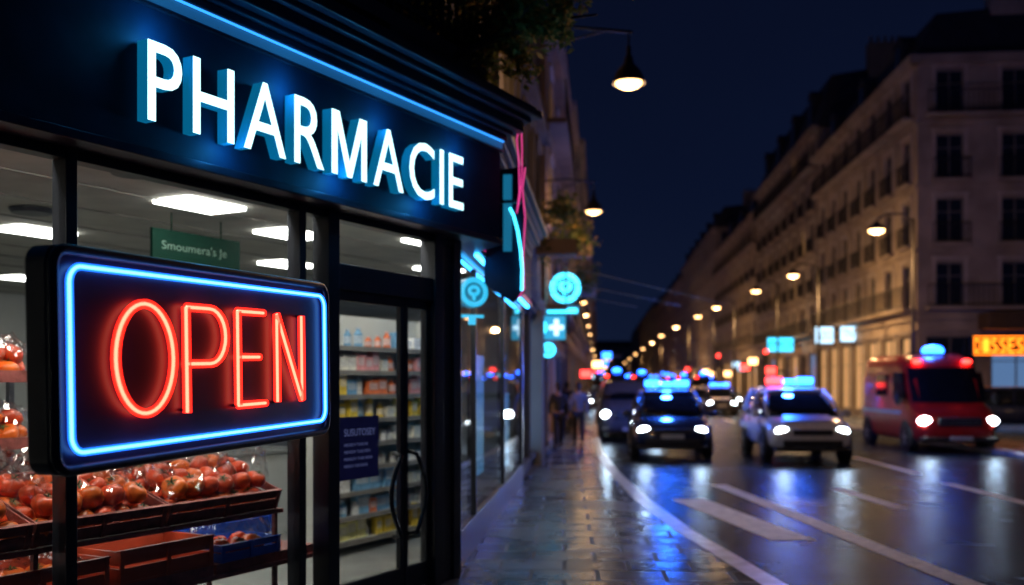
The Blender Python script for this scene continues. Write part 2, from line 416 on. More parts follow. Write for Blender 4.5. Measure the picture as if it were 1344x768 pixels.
g.obj('shopfront_frame',M['black'],ph,bevel=.006)
def pane(g,u0,u1,v,z0,z1): g.add([(u0,v,z0),(u1,v,z0),(u1,v,z1),(u0,v,z1)],[[0,1,2,3]])
for u0,u1 in((.06,1.86),(1.94,3.65),(3.73,5.59),(5.67,5.90)):
    g=fmb(); pane(g,u0,u1,.26,.18,3.03); g.obj('window',M['glass'],ph,fix=False)
g=fmb(); pane(g,6.03,7.36,.258,2.70,3.03); g.obj('transom_window',M['glass'],ph,fix=False)
for (u0,u1) in((6.03,6.97),(6.98,7.36)):
    g=fmb(); t=.05
    g.box(u0,u0+t,.24,.29,.02,2.5); g.box(u1-t,u1,.24,.29,.02,2.5); g.box(u0+t,u1-t,.24,.29,2.42,2.5); g.box(u0+t,u1-t,.24,.29,.02,.22)
    dr=g.obj('door',M['black'],ph,bevel=.004)
    g=fmb(); pane(g,u0+t,u1-t,.265,.22,2.42); g.obj('door_glass',M['glass'],dr,fix=False)
    g=fmb(); hx=(u1-.16) if u0<6.5 else (u0+.06); sgn=-1 if u0<6.5 else 1
    pts=[(hx,.24,1.20)]+[(hx+sgn*.14*math.sin(math.pi*i/12)*1.0,.16,1.18-.66*i/12) for i in range(13)]+[(hx,.24,.50)]
    g.tube(pts,.020,8); g.obj('handle',M['handle'],dr,smooth=True)
g=fmb()
g.add([(-1,.3,.012),(7.7,.3,.012),(15.3,3.62,.012),(19,5,.012),(19,11,.012),(-1,11,.012)],[[0,1,2,3,4,5]]); g.obj('shop_floor',M['floor'],ph,fix=False)
g=fmb(); P=[(-1,.27,3.3),(7.75,.27,3.3),(15.25,3.55,3.3),(19,5.1,3.3),(19,11,3.3),(-1,11,3.3)]
g.add(P,[[5,4,3,2,1,0]]); g.obj('shop_ceiling',M['ceil'],ph,fix=False)
g=fmb(); g.box(-1,19,11,11.1,0,3.3); g.box(-1.1,-1,.3,11,0,3.3); g.box(19,19.1,5,11,0,3.3)
g.obj('interior_wall',M['white'],ph)
for u,v in((6.14,1.75),(7.8,2.2),(6.44,4.3),(9.37,8.5),(9.8,4.0),(3.3,4.6),(12.6,4.6),(12.4,8.2),(11.2,2.6),(6.2,7.2),(9.0,1.25)):  # last panel added to light the shelf behind the door
    g=fmb(); g.box(u-.32,u+.32,v-.21,v+.21,3.27,3.298); g.obj('ceiling_light',M['ceillight'],ph)
for u0,u1 in((1.2,3.4),(3.8,5.5),(6.1,7.5)):
    g=fmb(); g.box(u0,u1,.35,.42,3.245,3.285); g.obj('added_display_fill',M['displayfill'],ph)  # added glowing strips, hidden behind the header, to brighten the window display
for u,v in((4.9,1.1),(5.6,3.2)):
    g=fmb(); g.lathe([(.16,0),(.18,.03),(.18,.04)],(u,v,3.25),20); g.obj('ceiling_vent',M['black'],ph)
g=fmb()
for i in range(12): g.box(-.9,18.9,1.0+i*.9-.012,1.0+i*.9+.012,3.288,3.297)
g.obj('ceiling_grid',M['frame'],ph)
g=smb()
g.box(.08,8.1,.0,.16,0,.36); g.box(.08,8.1,.02,.14,3.0,3.088)
for t,wd in((.08,.08),(1.55,.05),(4.75,.06),(8.1,.2)):
    g.box(t-wd/2,t+wd/2,.0,.10,.0,3.0)
g.obj('shopfront_frame',M['black'],ph,bevel=.006)
for t0,t1 in((.12,1.52),(1.58,4.71),(4.79,8.0)):
    g=smb(); pane(g,t0,t1,.03,.36,3.0); g.obj('window',M['glass'],ph,fix=False)
g=smb(); g.box(.8,8.2,-.135,-.121,3.15,3.16); g.obj('light_strip',M['neonpink'],ph)
g=smb(); g.box(.9,8.1,-.10,-.06,3.062,3.082); g.obj('light_strip',M['addedcyan'],ph)  # strip added under the fascia to throw blue light on the paving
pos=[]
for t0,t1,z0,z1,mt in((.3,.9,.6,2.0,'notice'),(2.2,3.0,.7,2.1,'cyandim'),(5.4,6.4,.5,1.6,'cyandim')):
    g=smb(); g.box(t0,t1,.09,.10,z0,z1); pos.append(g.obj('poster',M[mt],ph))
for k in range(6):
    text_on(['SOINS','VISAGE','BIEN','NATURE','SANTE','BEAUTE'][k],pos[0],'lettering',(*S(.34,.085),1.82-k*.17),.07,.4,M['noticetext'],rz=SA)
def wall(g,x0,x1,z0,z1,ops,depth=.25,mi=0):
    xs=sorted(set([x0,x1]+[o[0] for o in ops]+[o[1] for o in ops])); zs=sorted(set([z0,z1]+[o[2] for o in ops]+[o[3] for o in ops]))
    def inside(x,z): return any(o[0]<x<o[1] and o[2]<z<o[3] for o in ops)
    for a,b in zip(xs[:-1],xs[1:]):
        for c,d in zip(zs[:-1],zs[1:]):
            if not inside((a+b)/2,(c+d)/2): g.add([(a,0,c),(b,0,c),(b,0,d),(a,0,d)],[[0,1,2,3]],mi)
    for a,b,c,d in ops:
        g.add([(a,0,c),(b,0,c),(b,depth,c),(a,depth,c),(a,0,d),(b,0,d),(b,depth,d),(a,depth,d)],
              [[0,1,2,3],[4,7,6,5],[0,3,7,4],[1,5,6,2]],mi)
WM={}
def window_mesh(wd,ht,kind,sur='surround'):
    k=(round(wd,2),round(ht,2),kind,sur)
    if k in WM: return WM[k]
    g=MB(); t=.06
    g.box(-wd/2,-wd/2+t,.1,.18,0,ht); g.box(wd/2-t,wd/2,.1,.18,0,ht); g.box(-wd/2+t,wd/2-t,.1,.18,ht-t,ht); g.box(-wd/2+t,wd/2-t,.1,.18,0,t)
    g.box(-.03,.03,.095,.18,t,ht-t); g.box(-wd/2+t,wd/2-t,.105,.17,ht*.68,ht*.68+.04)
    g.box(-wd/2+t,-.03,.14,.15,t,ht-t,1); g.box(.03,wd/2-t,.14,.15,t,ht-t,1)
    g.box(-wd/2-.1,wd/2+.1,-.08,.02,-.1,0,2)
    g.box(-wd/2-.14,-wd/2,-.05,.02,0,ht+.1,2);g.box(wd/2,wd/2+.14,-.05,.02,0,ht+.1,2);g.box(-wd/2-.18,wd/2+.18,-.09,.02,ht+.1,ht+.24,2)
    WM[k]=g.mesh('window',[M['frame'],M[kind],M[sur]]); return WM[k]
def rail(g,x0,x1,y,z,h=.95,step=.14,d=.5):
    g.box(x0,x1,y-d,y,z-.12,z,1)
    g.box(x0,x1,y-d,y-d+.05,z+h-.04,z+h); g.box(x0,x1,y-d,y-d+.04,z+.08,z+.12)
    n=int((x1-x0)/step)
    for i in range(n+1):
        x=x0+(x1-x0)*i/n; g.box(x-.012,x+.012,y-d+.01,y-d+.035,z,z+h-.04)
def building(label,origin,ang,L,D,nb,nf,fh,gh,roofh,stone,litp=.12,end=None,endbays=0,bal=True,shop='paneshop',step=.16,rs=0,shp=.5):
    rr=random.Random(rs)
    B=thing('apartment_building',label,'building',(*origin,0),ang)
    H=gh+nf*fh
    g=MB(); faces=[(Matrix(),L,nb)]
    if end=='near_right': faces.append((Matrix.Translation((L,0,0))@Matrix.Rotation(math.pi/2,4,'Z'),D,endbays))
    for fi,(Mx,LL,n) in enumerate(faces):
        if n==0: continue
        bw=LL/n; ww=min(1.15,bw*.45); ops=[]
        for f in range(nf):
            z0=gh+f*fh+.35; h=fh-.85
            for i in range(n): ops.append((bw*(i+.5)-ww/2,bw*(i+.5)+ww/2,z0,z0+h))
        sh=[]
        for i in range(n):
            sh.append((bw*i+.35,bw*(i+1)-.25,.3,gh-.9))
        g.M=Mx; wall(g,0,LL,0,H,ops+sh,.3)
        for z in [gh-.15]+[gh+f*fh for f in range(1,nf)]: g.box(-.0,LL,-.16 if z<gh else -.09,-.002,z-.08,z+.08,0)
        g.box(-.3,LL+.3,-.35,-.003,H-.3,H-.12,0); g.box(-.4,LL+.4,-.45,-.004,H-.122,H+.05,0)
        q=Mx.to_euler().z
        for k,(a,b,c,d) in enumerate(ops):
            kind='panelit' if rr.random()<litp else 'pane'
            p=Mx@Vector(((a+b)/2,0,c)); place(window_mesh(b-a,d-c,kind),'window',B,p,q)
        for k,(a,b,c,d) in enumerate(sh):
            p=Mx@Vector(((a+b)/2,0,c)); kk=shop if rr.random()<(shp if fi==0 else .2) else ('pane' if rr.random()<.7 else 'paneshopb'); place(window_mesh(b-a,d-c,kk,'stone2'),'shop_window',B,p,q)
        if bal:
            for f in ([0,nf-1] if nf>2 else [0]):
                g2=MB(); g2.M=Mx; rail(g2,.3,LL-.3,-.01,gh+f*fh+.3,step=step); g2.obj('balcony',[M['iron'],M[stone]],B)
            for f in range(1,nf-1):
                for i in range(n):
                    key=('rail',)
                    if key not in WM:
                        g3=MB(); rail(g3,-.75,.75,0,0,.85,.15,.25); WM[key]=g3.mesh('balcony',[M['iron'],M['stone']])
                    place(WM[key],'balcony',B,Mx@Vector((bw*(i+.5),-.01,gh+f*fh+.3)),q)
    g.M=Matrix()
    if end!='near_right': g.add([(L,0,0),(L,D,0),(L,D,H),(L,0,H)],[[0,1,2,3]])
    g.add([(0,0,0),(0,D,0),(0,D,H),(0,0,H)],[[3,2,1,0]])
    g.add([(0,D,0),(L,D,0),(L,D,H),(0,D,H)],[[0,1,2,3]])
    g.obj('wall',M[stone],B,fix=False)
    g=MB(); s=1.2
    g.loft([[(-.1,-.1,H+.05),(L+.1,-.1,H+.05),(L+.1,D,H+.05),(-.1,D,H+.05)],[(s*.5,s*.8,H+roofh*.8),(L-s*.5,s*.8,H+roofh*.8),(L-s*.5,D-s,H+roofh*.8),(s*.5,D-s,H+roofh*.8)],
            [(s,D*.35,H+roofh),(L-s,D*.35,H+roofh),(L-s,D*.6,H+roofh),(s,D*.6,H+roofh)]])
    rf=g.obj('roof',M['zinc'],B)
    for i in range(max(1,nb//2)):
        x=L*(i+.5)/max(1,nb//2)
        g=MB(); g.box(x-.6,x+.6,.15,1.6,H+.25,H+roofh*.62); g.add([(x-.7,.1,H+roofh*.62),(x+.7,.1,H+roofh*.62),(x,.1,H+roofh*.62+.4),(x-.7,1.7,H+roofh*.62),(x+.7,1.7,H+roofh*.62),(x,1.7,H+roofh*.62+.4)],[[0,1,2],[3,5,4],[0,2,5,3],[1,4,5,2]])
        g.box(x-.38,x+.38,.12,.16,H+.4,H+roofh*.58,1)
        g.obj('dormer',[M['zinc'],M['pane']],rf)
    for x in (.6,L*.5,L-.9):
        g=MB(); g.box(x-.35,x+.35,D*.2,D*.2+2.2,H+.5,H+roofh+1.1)
        for j in range(5): g.lathe([(.1,0),(.08,.45)],(x,D*.2+.25+j*.42,H+roofh+1.1),8,1)
        g.obj('chimney',[M[stone],M['stone3']],rf)
    return B
g=MB(); g.M=Matrix.Translation(Vector(F(-1,.45)).to_3d())@Matrix.Rotation(FA,4,'Z')
opsA=[(i*2.1+.9,i*2.1+2.0,4.9,7.1) for i in range(4)]
wall(g,0,8.75,4.4,13,opsA,.25)
g2=smb(); opsB=[(i*2.4+1.0,i*2.4+2.1,z,z+2.1) for i in range(6) for z in(4.9,8.0,10.6)]
g2.M=g2.M@Matrix.Translation((0,.1,0)); wall(g2,0,15,4.4,13,opsB,.25)
g2.box(0,15,-.2,-.002,7.5,7.7); g2.box(0,15,-.25,-.002,12.7,13)
g2.box(8.3,15,-.1,-.002,3.4,3.7)
wall(g2,8.2,15,0,4.4,[(8.7,10.4,.3,3.1),(10.8,12.4,.3,3.1),(12.9,14.6,.3,3.1)],.2)
g2.box(15,15.05,0,6,0,13)
up=g.obj('upper_wall',M['darkstone'],ph,fix=False); up2=g2.obj('upper_wall',M['darkstone'],ph,fix=False)
for (a,b,c,d) in opsA:
    p=F(-1+(a+b)/2,.45); place(window_mesh(b-a,d-c,'pane','darkstone'),'window',ph,(p[0],p[1],c),FA)
for i,(a,b,c,d) in enumerate(opsB):
    p=S((a+b)/2,.1); place(window_mesh(b-a,d-c,'panelit' if i in(10,12,7) else 'pane','darkstone'),'window',ph,(p[0],p[1],c),SA)
for a,b in((8.7,10.4),(10.8,12.4),(12.9,14.6)):
    p=S((a+b)/2,.1); place(window_mesh(b-a,2.8,'paneshopb','darkstone'),'shop_window',ph,(p[0],p[1],.3),SA)
g=fmb(); rail(g,2.5,7.9,.43,4.72,.9,.12,.45); g.obj('balcony',[M['iron'],M['darkstone']],ph)

# ------------------------------------------------------------------ PHARMACIE sign
ps=thing('shop_sign','white illuminated channel letters reading PHARMACIE on navy fascia','sign',(FO.x,FO.y,0),FA)
LD=.042; LH=.455; GAP=.084
def letter_M():
    w,s,h=.42,.066,LH
    g=MB(); g.prismxz([(0,0),(s,0),(s,h*.72),(w/2-s*.42,0),(w/2+s*.42,0),(w-s,h*.72),(w-s,0),(w,0),(w,h),(w-s*1.35,h),(w/2,h*.24),(s*1.35,h),(0,h)],-2*LD-.015,-.015)
    me=g.mesh('letter',[M['letterface'],M['letterside']])
    bm=bmesh.new(); bm.from_mesh(me); bmesh.ops.recalc_face_normals(bm,faces=bm.faces); bm.to_mesh(me); bm.free()
    return me,w
ms=[]
for ch in 'PHARMACIE':
    if ch=='M': me,w_=letter_M(); ms.append([me,w_,None]); continue
    me,w_,y0,y1=textmesh(ch,.60,LD,.0008,1.0); ms.append([me,w_,(y0,y1)])
tot=sum(m[1] for m in ms); k=(3.42-8*GAP)/tot
xx=3.95
for me,w_,yy in ms:
    if yy:
        sc=LH/(yy[1]-yy[0]); me.materials.clear(); me.materials.append(M['letterface']); me.materials.append(M['letterside'])
        for v in me.vertices:
            x,y,z=v.co; v.co=(x*k,-LD-.015-z,(y-yy[0])*sc)
    else:
        for v in me.vertices: v.co.x*=k
    me.update()
    for p in me.polygons:
        p.material_index=0 if abs(p.normal.y)>.9 and p.center.y<-LD-.02 else 1
    place(me,'letter',ps,(xx,-.002,3.274)); xx+=w_*k+GAP
for i in range(7):
    lo=light('POINT','halo_lamp',(4.05+i*.55,-.13,3.24 if i%2 else 3.77),(.03,.42,1),3.4,.05,ps)

# ------------------------------------------------------------------ OPEN neon sign
os_=thing('neon_sign','rounded black box sign with red OPEN and blue neon border','sign',(-1.51,3.4,1.8),rot=(0,-.024,math.radians(73.6)))
def rrect(x0,x1,z0,z1,r,k=6):
    pts=[]
    for cx,cz,a0 in((x1-r,z1-r,0),(x0+r,z1-r,90),(x0+r,z0+r,180),(x1-r,z0+r,270)):
        for i in range(k+1):
            a=math.radians(a0+90*i/k); pts.append((cx+r*math.cos(a),cz+r*math.sin(a)))
    return pts
g=MB(); g.prismxz(rrect(-.065,1.95,-.325,.465,.06),.03,.125); g.obj('case',M['black'],os_,bevel=.01)
g=MB(); g.prismxz(rrect(-.04,1.92,-.30,.44,.05),.018,.031); g.obj('face_panel',M['panel'],os_)
g=MB(); g.tube([(x,.02,z) for x,z in rrect(-.05,1.935,-.31,.45,.06)],.02,8,closed=True); g.obj('rim',M['black'],os_,smooth=True)
def neontube(paths,y,r,ms,mc,name,closed=False,cr=.42):
    g=MB()
    for p in paths: g.tube([(x,y,z) for x,z in p],r,10,closed=closed)
    o=g.obj(name,ms,os_,smooth=True)
    g=MB()
    for p in paths: g.tube([(x,y,z) for x,z in p],r*cr,8,closed=closed)
    g.obj('gas_core',mc,o,smooth=True)
neontube([rrect(0,1.876,-.25,.395,.06,8)],-.004,.0125,M['neonblue'],M['coreblue'],'neon_border',True)
def neon(pts,closed=False,r=.0178):
    if not isinstance(pts[0],list): pts=[pts]
    neontube(pts,-.008,r,M['neonred'],M['corered'],'neon_letter',closed,.36)
zb,zt=-.133,.283
neon([(.40+.172*math.cos(2*math.pi*i/40),(zb+zt)/2+(zt-zb)/2*math.sin(2*math.pi*i/40)) for i in range(40)],True)
bowl=[(.665,zt),(.80,zt)]+[(.83+.115*math.sin(math.pi*i/12),zt-.115+.115*math.cos(math.pi*i/12)) for i in range(0,13)]+[(.80,zt-.23),(.672,zt-.23)]
neon([[(.66,zb-.012),(.66,zt)],bowl])
neon([[(1.26,zt),(1.04,zt)],[(1.04,zt),(1.04,zb)],[(1.04,zb),(1.27,zb)],[(1.05,.08),(1.22,.08)]])
neon([[(1.38,zb),(1.38,zt)],[(1.38,zt),(1.62,zb)],[(1.62,zb),(1.62,zt)]])
for x,z in((.4,zb),(.4,zt),(.66,zb),(1.04,zb),(1.26,zt),(1.38,zb),(1.62,zt),(.1,.395),(.1,-.25),(1.7,.395),(1.7,-.25)):
    g=MB(); g.box(x-.012,x+.012,-.004,.02,z-.006,z+.006)
    g.obj('tube_clip',M['plastic'],os_)
R1=Matrix.Translation((-1.51,3.4,1.8))@Matrix.Rotation(math.radians(73.6),4,'Z')
inv=R1.inverted()
for u,z in((3.69,.25),(5.63,.2),(3.69,-.15),(5.63,-.15)):
    wpt=Vector((*F(u,.22),1.8+z)); l=inv@wpt; tx=.3 if u<4 else 1.6
    g=MB(); g.tube([(tx,.12,z),(tx,.3,z),tuple(l)],.018,8)
    g.obj('bracket',M['black'],os_,smooth=True)

# ------------------------------------------------------------------ signs in shop
gs=thing('hanging_sign','dark green hanging aisle sign with pale lettering','sign',(*F(6.94,2.3),-.12),FA)
g=MB(); g.box(-.82,.24,0,.03,2.84,3.26); g.box(-.6,-.59,.01,.02,3.26,3.42);g.box(.0,.01,.01,.02,3.26,3.42); g.obj('board',M['green'],gs)
text_on("Smoumera's Je",gs,'lettering',(-.72,-.001,3.06),.10,.78,M['greentext'])
no=thing('door_notice','dark blue notice plate with pale text on glass door','sign',(*F(6.08,.235),0),FA)
g=MB(); g.box(0,.5,-.012,0,1.03,1.52); g.obj('plate',M['notice'],no)
text_on('SUSUTOSEY',no,'lettering',(.05,-.013,1.37),.055,.4,M['noticetext'])
for i in range(4): text_on('MENSOV TUES RENSOT'[:14+i],no,'lettering',(.05,-.013,1.29-i*.055),.022,.3+.03*(i%3),M['noticetext'])

# ------------------------------------------------------------------ products and shelves
BM=[]
pal=[(.7,.66,.55),(.7,.16,.05),(.15,.35,.55),(.8,.55,.06),(.8,.8,.76),(.75,.72,.62),(.7,.30,.30),(.85,.75,.3)]
for i,c in enumerate(pal):
    m1=mat('carton_%d'%i,c,.5,var=.3,scale=20); m2=mat('carton_label_%d'%i,tuple(min(.8,x*.4+.35) for x in c),.5,var=.2,scale=30)
    g=MB(); h=.13+.03*(i%4); wd=.045+.018*(i%3)
    g.box(-wd,wd,-.04,.04,0,h); g.box(-wd*.8,wd*.8,-.042,-.04,h*.35,h*.8,1)
    BM.append(g.mesh('carton',[m1,m2]))
    g=MB(); g.lathe([(.035,0),(.038,.01),(.038,h*.7),(.02,h*.82),(.02,h*.9)],n=10); g.lathe([(.024,h*.9),(.024,h)],n=10,mi=1); g.lathe([(.039,h*.2),(.039,h*.6)],n=10,mi=1)
    BM.append(g.mesh('bottle',[m1,m2]))
cnt=0
def sh_m(o): return Matrix.Translation(o.location)@Matrix.Rotation(o.rotation_euler.z,4,'Z')
def shelfunit(u0,u1,v,depth,levels,ztop,label,step,fill=True,face=0,big=1.0):
    global cnt
    sh=thing('shelving_unit',label,'shelves',(*F(u0,v),0),FA+face); L=u1-u0
    g=MB(); g.box(0,L,depth-.02,depth,0,ztop); g.box(0,.03,0,depth-.02,0,ztop); g.box(L-.03,L,0,depth-.02,0,ztop); g.obj('panel',M['white'],sh)
    for k in range(levels):
        z=.15+k*(ztop-.25)/levels
        g=MB(); g.box(.03,L-.03,.0,depth-.02,z-.025,z); g.box(.03,L-.03,-.008,0,z-.04,z+.01,1); g.obj('shelf',[M['white'],M['frame']],sh)
        if fill:
            x=.1; run=R.randrange(len(BM)); left=R.randint(1,4)
            while x<L-.1:
                if cnt<290:
                    if left==0: run=R.randrange(len(BM)); left=R.randint(1,3)
                    left-=1
                    kind=run; me=BM[kind]
                    p=Vector((x,.08+R.random()*.05,z+.001)); wp=sh_m(sh)@p
                    o=bpy.data.objects.new('medicine_carton' if kind%2==0 else 'medicine_bottle',me); COL.objects.link(o)
                    o.location=wp; o.rotation_euler=(0,0,FA+face+R.uniform(-.1,.1)); o.scale=(big*R.uniform(.85,1.2),1,R.uniform(.75,1.2))
                    o['label']='small coloured medicine carton on a white shop shelf' if kind%2==0 else 'small medicine bottle with cap on white shelf'
                    o['category']='carton' if kind%2==0 else 'bottle'; o['group']='products on the pharmacy shelves'; cnt+=1
                x+=step*R.uniform(.85,1.5)
    return sh
shelfunit(7.9,9.9,1.75,.35,9,2.5,'tall white pharmacy shelf full of small cartons',.135,big=1.25)
shelfunit(4.6,6.4,5.2,.4,6,1.9,'white shop shelf with boxes near back',.2)
shelfunit(10.2,11.6,3.3,.4,8,2.4,'tall white shelf beside the side window',.2,True)
ct=thing('shop_counter','pale laminate counter inside the pharmacy','counter',(*F(6.9,3.4),0),FA)
g=MB(); g.box(0,2.4,0,.6,0,.95); g.box(-.04,2.44,-.04,.64,.952,1.0,1); g.obj('cabinet',[M['white'],M['floor']],ct,bevel=.01)

# ------------------------------------------------------------------ display stand with tomatoes
ds=thing('display_stand','two tier wooden produce stand behind shop window','display stand',(FO.x,FO.y,0),FA)
g=MB(); g.box(1.6,5.6,.36,1.1,.84,.87); g.obj('upper_shelf',M['tray'],ds)
g=MB(); g.box(1.6,6.0,.36,1.4,.46,.49); g.obj('lower_shelf',M['tray'],ds)
g=MB(); g.box(1.7,5.5,.62,.66,.825,.838); g.obj('added_shelf_fill',M['shelffill'],ds)  # added glowing bar, out of sight, to brighten the lower crates
for u in(1.65,3.6,5.55):
    for v in(.4,1.05):
        g=MB(); g.box(u-.015,u+.015,v-.015,v+.015,.012,.84 if v<1 else 1.08); g.obj('leg',M['tray'],ds)
TM=[]
for k in range(4):
    g=MB(); n=16
    rings=[]
    for i in range(9):
        th=math.pi*i/8; z=-math.cos(th)*.052; r=math.sin(th)**.85*.064 if 0<i<8 else .001
        if i==8: z=.040
        if i==7: z=.046
        rings.append([(r*(1+.05*math.cos(5*2*math.pi*j/n+k))*math.cos(2*math.pi*j/n),r*(1+.05*math.cos(5*2*math.pi*j/n+k))*math.sin(2*math.pi*j/n),z) for j in range(n)])
    g.loft(rings,0)
    for a in range(5):
        an=a*1.257; c,s=math.cos(an),math.sin(an)
        g.add([(0,0,.046),(.014*c-.006*s,.014*s+.006*c,.052),(.034*c,.034*s,.050),(.014*c+.006*s,.014*s-.006*c,.052)],[[0,1,2,3]],1)
    g.tube([(0,0,.042),(.003,.002,.065)],.003,5,1)
    TM.append(g.mesh('tomato',[M['tomato'] if k%2 else M['tomato2'],M['stem']],True))
def crate(u0,u1,v0,v1,z0,h,m,name,label,cat='crate',slats=3,grp=None,tilt=0):
    L=(u1-u0)/2;D=(v1-v0)/2; t=.012
    c=thing(name,label,cat,(*F((u0+u1)/2,(v0+v1)/2),z0+D*math.sin(tilt)),0,grp,rot=(tilt,0,FA))
    g=MB(); g.box(-L,L,-D,D,0,t); g.obj('base',m,c)
    g=MB()
    sh=h/slats
    for i in range(slats):
        a=t+i*sh; b=a+sh*.82
        g.box(-L,L,-D,-D+t,a,b);g.box(-L,L,D-t,D,a,b);g.box(-L,-L+t,-D+t,D-t,a,b);g.box(L-t,L,-D+t,D-t,a,b)
    for x in(-L+.015,0,L-.015):
        for y in(-D-.004,D+.004): g.box(x-.015,x+.015,y-.008,y+.008,0,h)
    g.box(-L-.008,L+.008,-D-.012,-D+t+.004,h*.94,h); g.box(-L-.008,L+.008,D-t-.004,D+.012,h*.94,h)
    g.obj('side',m,c,bevel=.003)
    return Matrix.Translation(c.location)@Matrix.Rotation(FA,4,'Z')@Matrix.Rotation(tilt,4,'X'),L,D
def tomatoes(cr,layers,fillf=1,st=.15,sc=1.25):
    Mx,L,D=cr; n=0
    for l in range(layers):
        u=-L+.085+l*.06
        while u<L-.07-l*.04:
            v=-D+.085+l*.06
            while v<D-.06-l*.03:
                if R.random()<fillf:
                    p=Mx@Vector((u+R.uniform(-.018,.018),v+R.uniform(-.018,.018),.075+l*.105+R.uniform(-.01,.015)))
                    o=bpy.data.objects.new('tomato',TM[R.randrange(4)]); COL.objects.link(o)
                    o.location=p; s=R.uniform(.86,1.1)*sc; o.scale=(s,s,s*R.uniform(.88,1))
                    o.rotation_euler=(R.uniform(-.7,.7),R.uniform(-.7,.7),R.uniform(0,6))
                    o['label']='ripe red tomato in a produce tray'; o['category']='tomato'; o['group']='tomatoes in the window display'; n+=1
                v+=st
            u+=st
    return n
nt_=0
for u0,u1 in((2.62,3.55),(3.57,4.50),(4.52,5.55)):
    cr=crate(u0,u1,.37,1.03,.875,.15,M['tray'],'produce_tray','shallow reddish brown tray piled with tomatoes','tray',2,'tomato trays in the window',tilt=.34)
    nt_+=tomatoes(cr,2,.97)
crate(4.16,4.92,.38,.84,.56,.21,M['redcrate'],'plastic_crate','empty red plastic crate on the lower shelf',slats=2)
cr=crate(3.2,4.08,.38,.84,.56,.19,M['redcrate'],'plastic_crate','red plastic crate half full of tomatoes',slats=2)
tomatoes(cr,1,.7)
crate(4.95,5.98,.82,1.36,.62,.27,M['bluecrate'],'plastic_crate','blue plastic crate at the back of the shelf',slats=2)
cr=crate(5.0,5.58,.38,.78,.56,.12,M['bluecrate'],'plastic_crate','blue plastic crate heaped with wrapped tomatoes',slats=2)
tomatoes(cr,1,.95)
g=MB(); g.box(3.15,4.93,.38,.84,.491,.558); g.obj('riser',M['tray'],ds)
g=MB(); g.box(4.96,5.98,.385,1.38,.491,.556); g.obj('riser',M['tray'],ds)
g=MB(); g.box(4.97,5.96,.83,1.35,.558,.618); g.obj('riser',M['tray'],ds)
def bag(u,v,z,ru,rv,h,seed,label='crumpled clear plastic bag over tomatoes',tilt=0):
    g=MB(); n=30; vs=[];fs=[]
    for i in range(n+1):
        for j in range(n+1):
            a=i/n*2-1;b=j/n*2-1; rr=math.sqrt(a*a+b*b)
            q=Vector((a*4+seed*3,b*4,seed))
            hh=h*max(0,1-rr**2.2)**.6 if rr<1 else 0
            cr=(noise.noise(q*1.3)*.5+abs(noise.noise(q*2.6))*.9+abs(noise.noise(q*5.3))*.35)
            vs.append((a*ru*(1+.1*noise.noise(q)),b*rv*(1+.1*noise.noise(q+Vector((5,0,0)))),hh+cr*.10))
    for i in range(n):
        for j in range(n):
            a=i/n*2-1;b=j/n*2-1
            if a*a+b*b>1.05: continue
            k=i*(n+1)+j; fs.append([k,k+1,k+n+2,k+n+1])
    g.add(vs,fs); o=g.obj('plastic_bag',M['bag'],smooth=False,fix=False)
    o.location=(*F(u,v),z); o.rotation_euler=(tilt,0,FA); o['label']=label; o['category']='bag'; o['group']='plastic bags over produce'
for i,(bu,bw) in enumerate(((2.95,.38),(3.5,.36),(4.02,.36),(4.5,.32),(4.95,.36),(5.35,.30))):
    bag(bu,.68+.05*(i%2),1.12+.02*(i%2),bw,.36,.18+.06*(i%3),i+1,tilt=.34)
bag(5.29,.58,.66,.34,.26,.2,15); bag(3.65,.60,.66,.4,.26,.14,16)
wsu=thing('produce_rack','metal rack with wrapped produce packs','rack',(*F(3.6,1.55),0),FA)
for x in(0,1.0):
    for y in(0,.5): g=MB(); g.box(x-.02,x+.02,y-.02,y+.02,.012,2.1); g.obj('post',M['steel'],wsu)
for z in(.9,1.35,1.8):
    g=MB(); g.box(0,1,0,.5,z,z+.02); g.box(0,1,-.02,0,z-.01,z+.07,1); g.obj('shelf',[M['steel'],M['tray']],wsu)
for i,z in enumerate((1.375,1.825,.925)):
    Mx=Matrix.Translation((*F(4.1,1.8),z-.01))@Matrix.Rotation(FA,4,'Z')
    tomatoes((Mx,.47,.22),2,.8); bag(4.1,1.8,z+.12,.45,.28,.16,10+i,'crumpled clear bag of produce on a rack')

# ------------------------------------------------------------------ projecting neon blade sign at corner
bl=thing('projecting_sign','vertical blade sign outlined with pink and cyan neon','sign',(*S(1.25,-.12),0),SA-math.pi/2)
poly=[(0,2.8),(.30,2.62),(.42,2.72),(.41,3.1),(.44,3.5),(.40,3.8),(.44,4.05),(.30,4.02),(.12,4.0),(0,3.95)]
g=MB(); g.prismxz(poly,0,.08); g.obj('case',M['fascia'],bl)
g=MB(); g.tube([(x,-.012,z) for x,z in [(.36,2.66),(.42,2.76),(.41,3.1),(.43,3.5),(.40,3.8),(.43,4.02)]],.007,8); g.obj('neon_tube',M['neonpink'],bl,smooth=True)
g=MB(); g.tube([(x,-.02,z) for x,z in [(.395,2.74),(.40,2.95),(.385,3.15),(.355,3.35),(.31,3.52),(.27,3.6)]],.014,8); g.obj('neon_tube',M['cyan'],bl,smooth=True)
g=MB(); g.box(.20,.29,-.012,0,3.15,3.95); g.obj('light_panel',M['cyandim'],bl)
sk=thing('neon_banner','pink neon pennant above the corner cornice','sign',(*F(8.36,-.06),0),SA-math.pi/2)
g=MB(); g.tube([(.03,0,3.4),(.055,0,3.6),(.05,0,3.9),(.03,0,4.1),(.05,0,4.2),(.07,0,4.32)],.006,8); g.tube([(.03,0,3.4),(.06,0,3.55),(.08,0,3.8),(.08,0,4.05),(.07,0,4.32)],.0055,8); g.obj('neon_tube',M['neonpink'],sk,smooth=True)
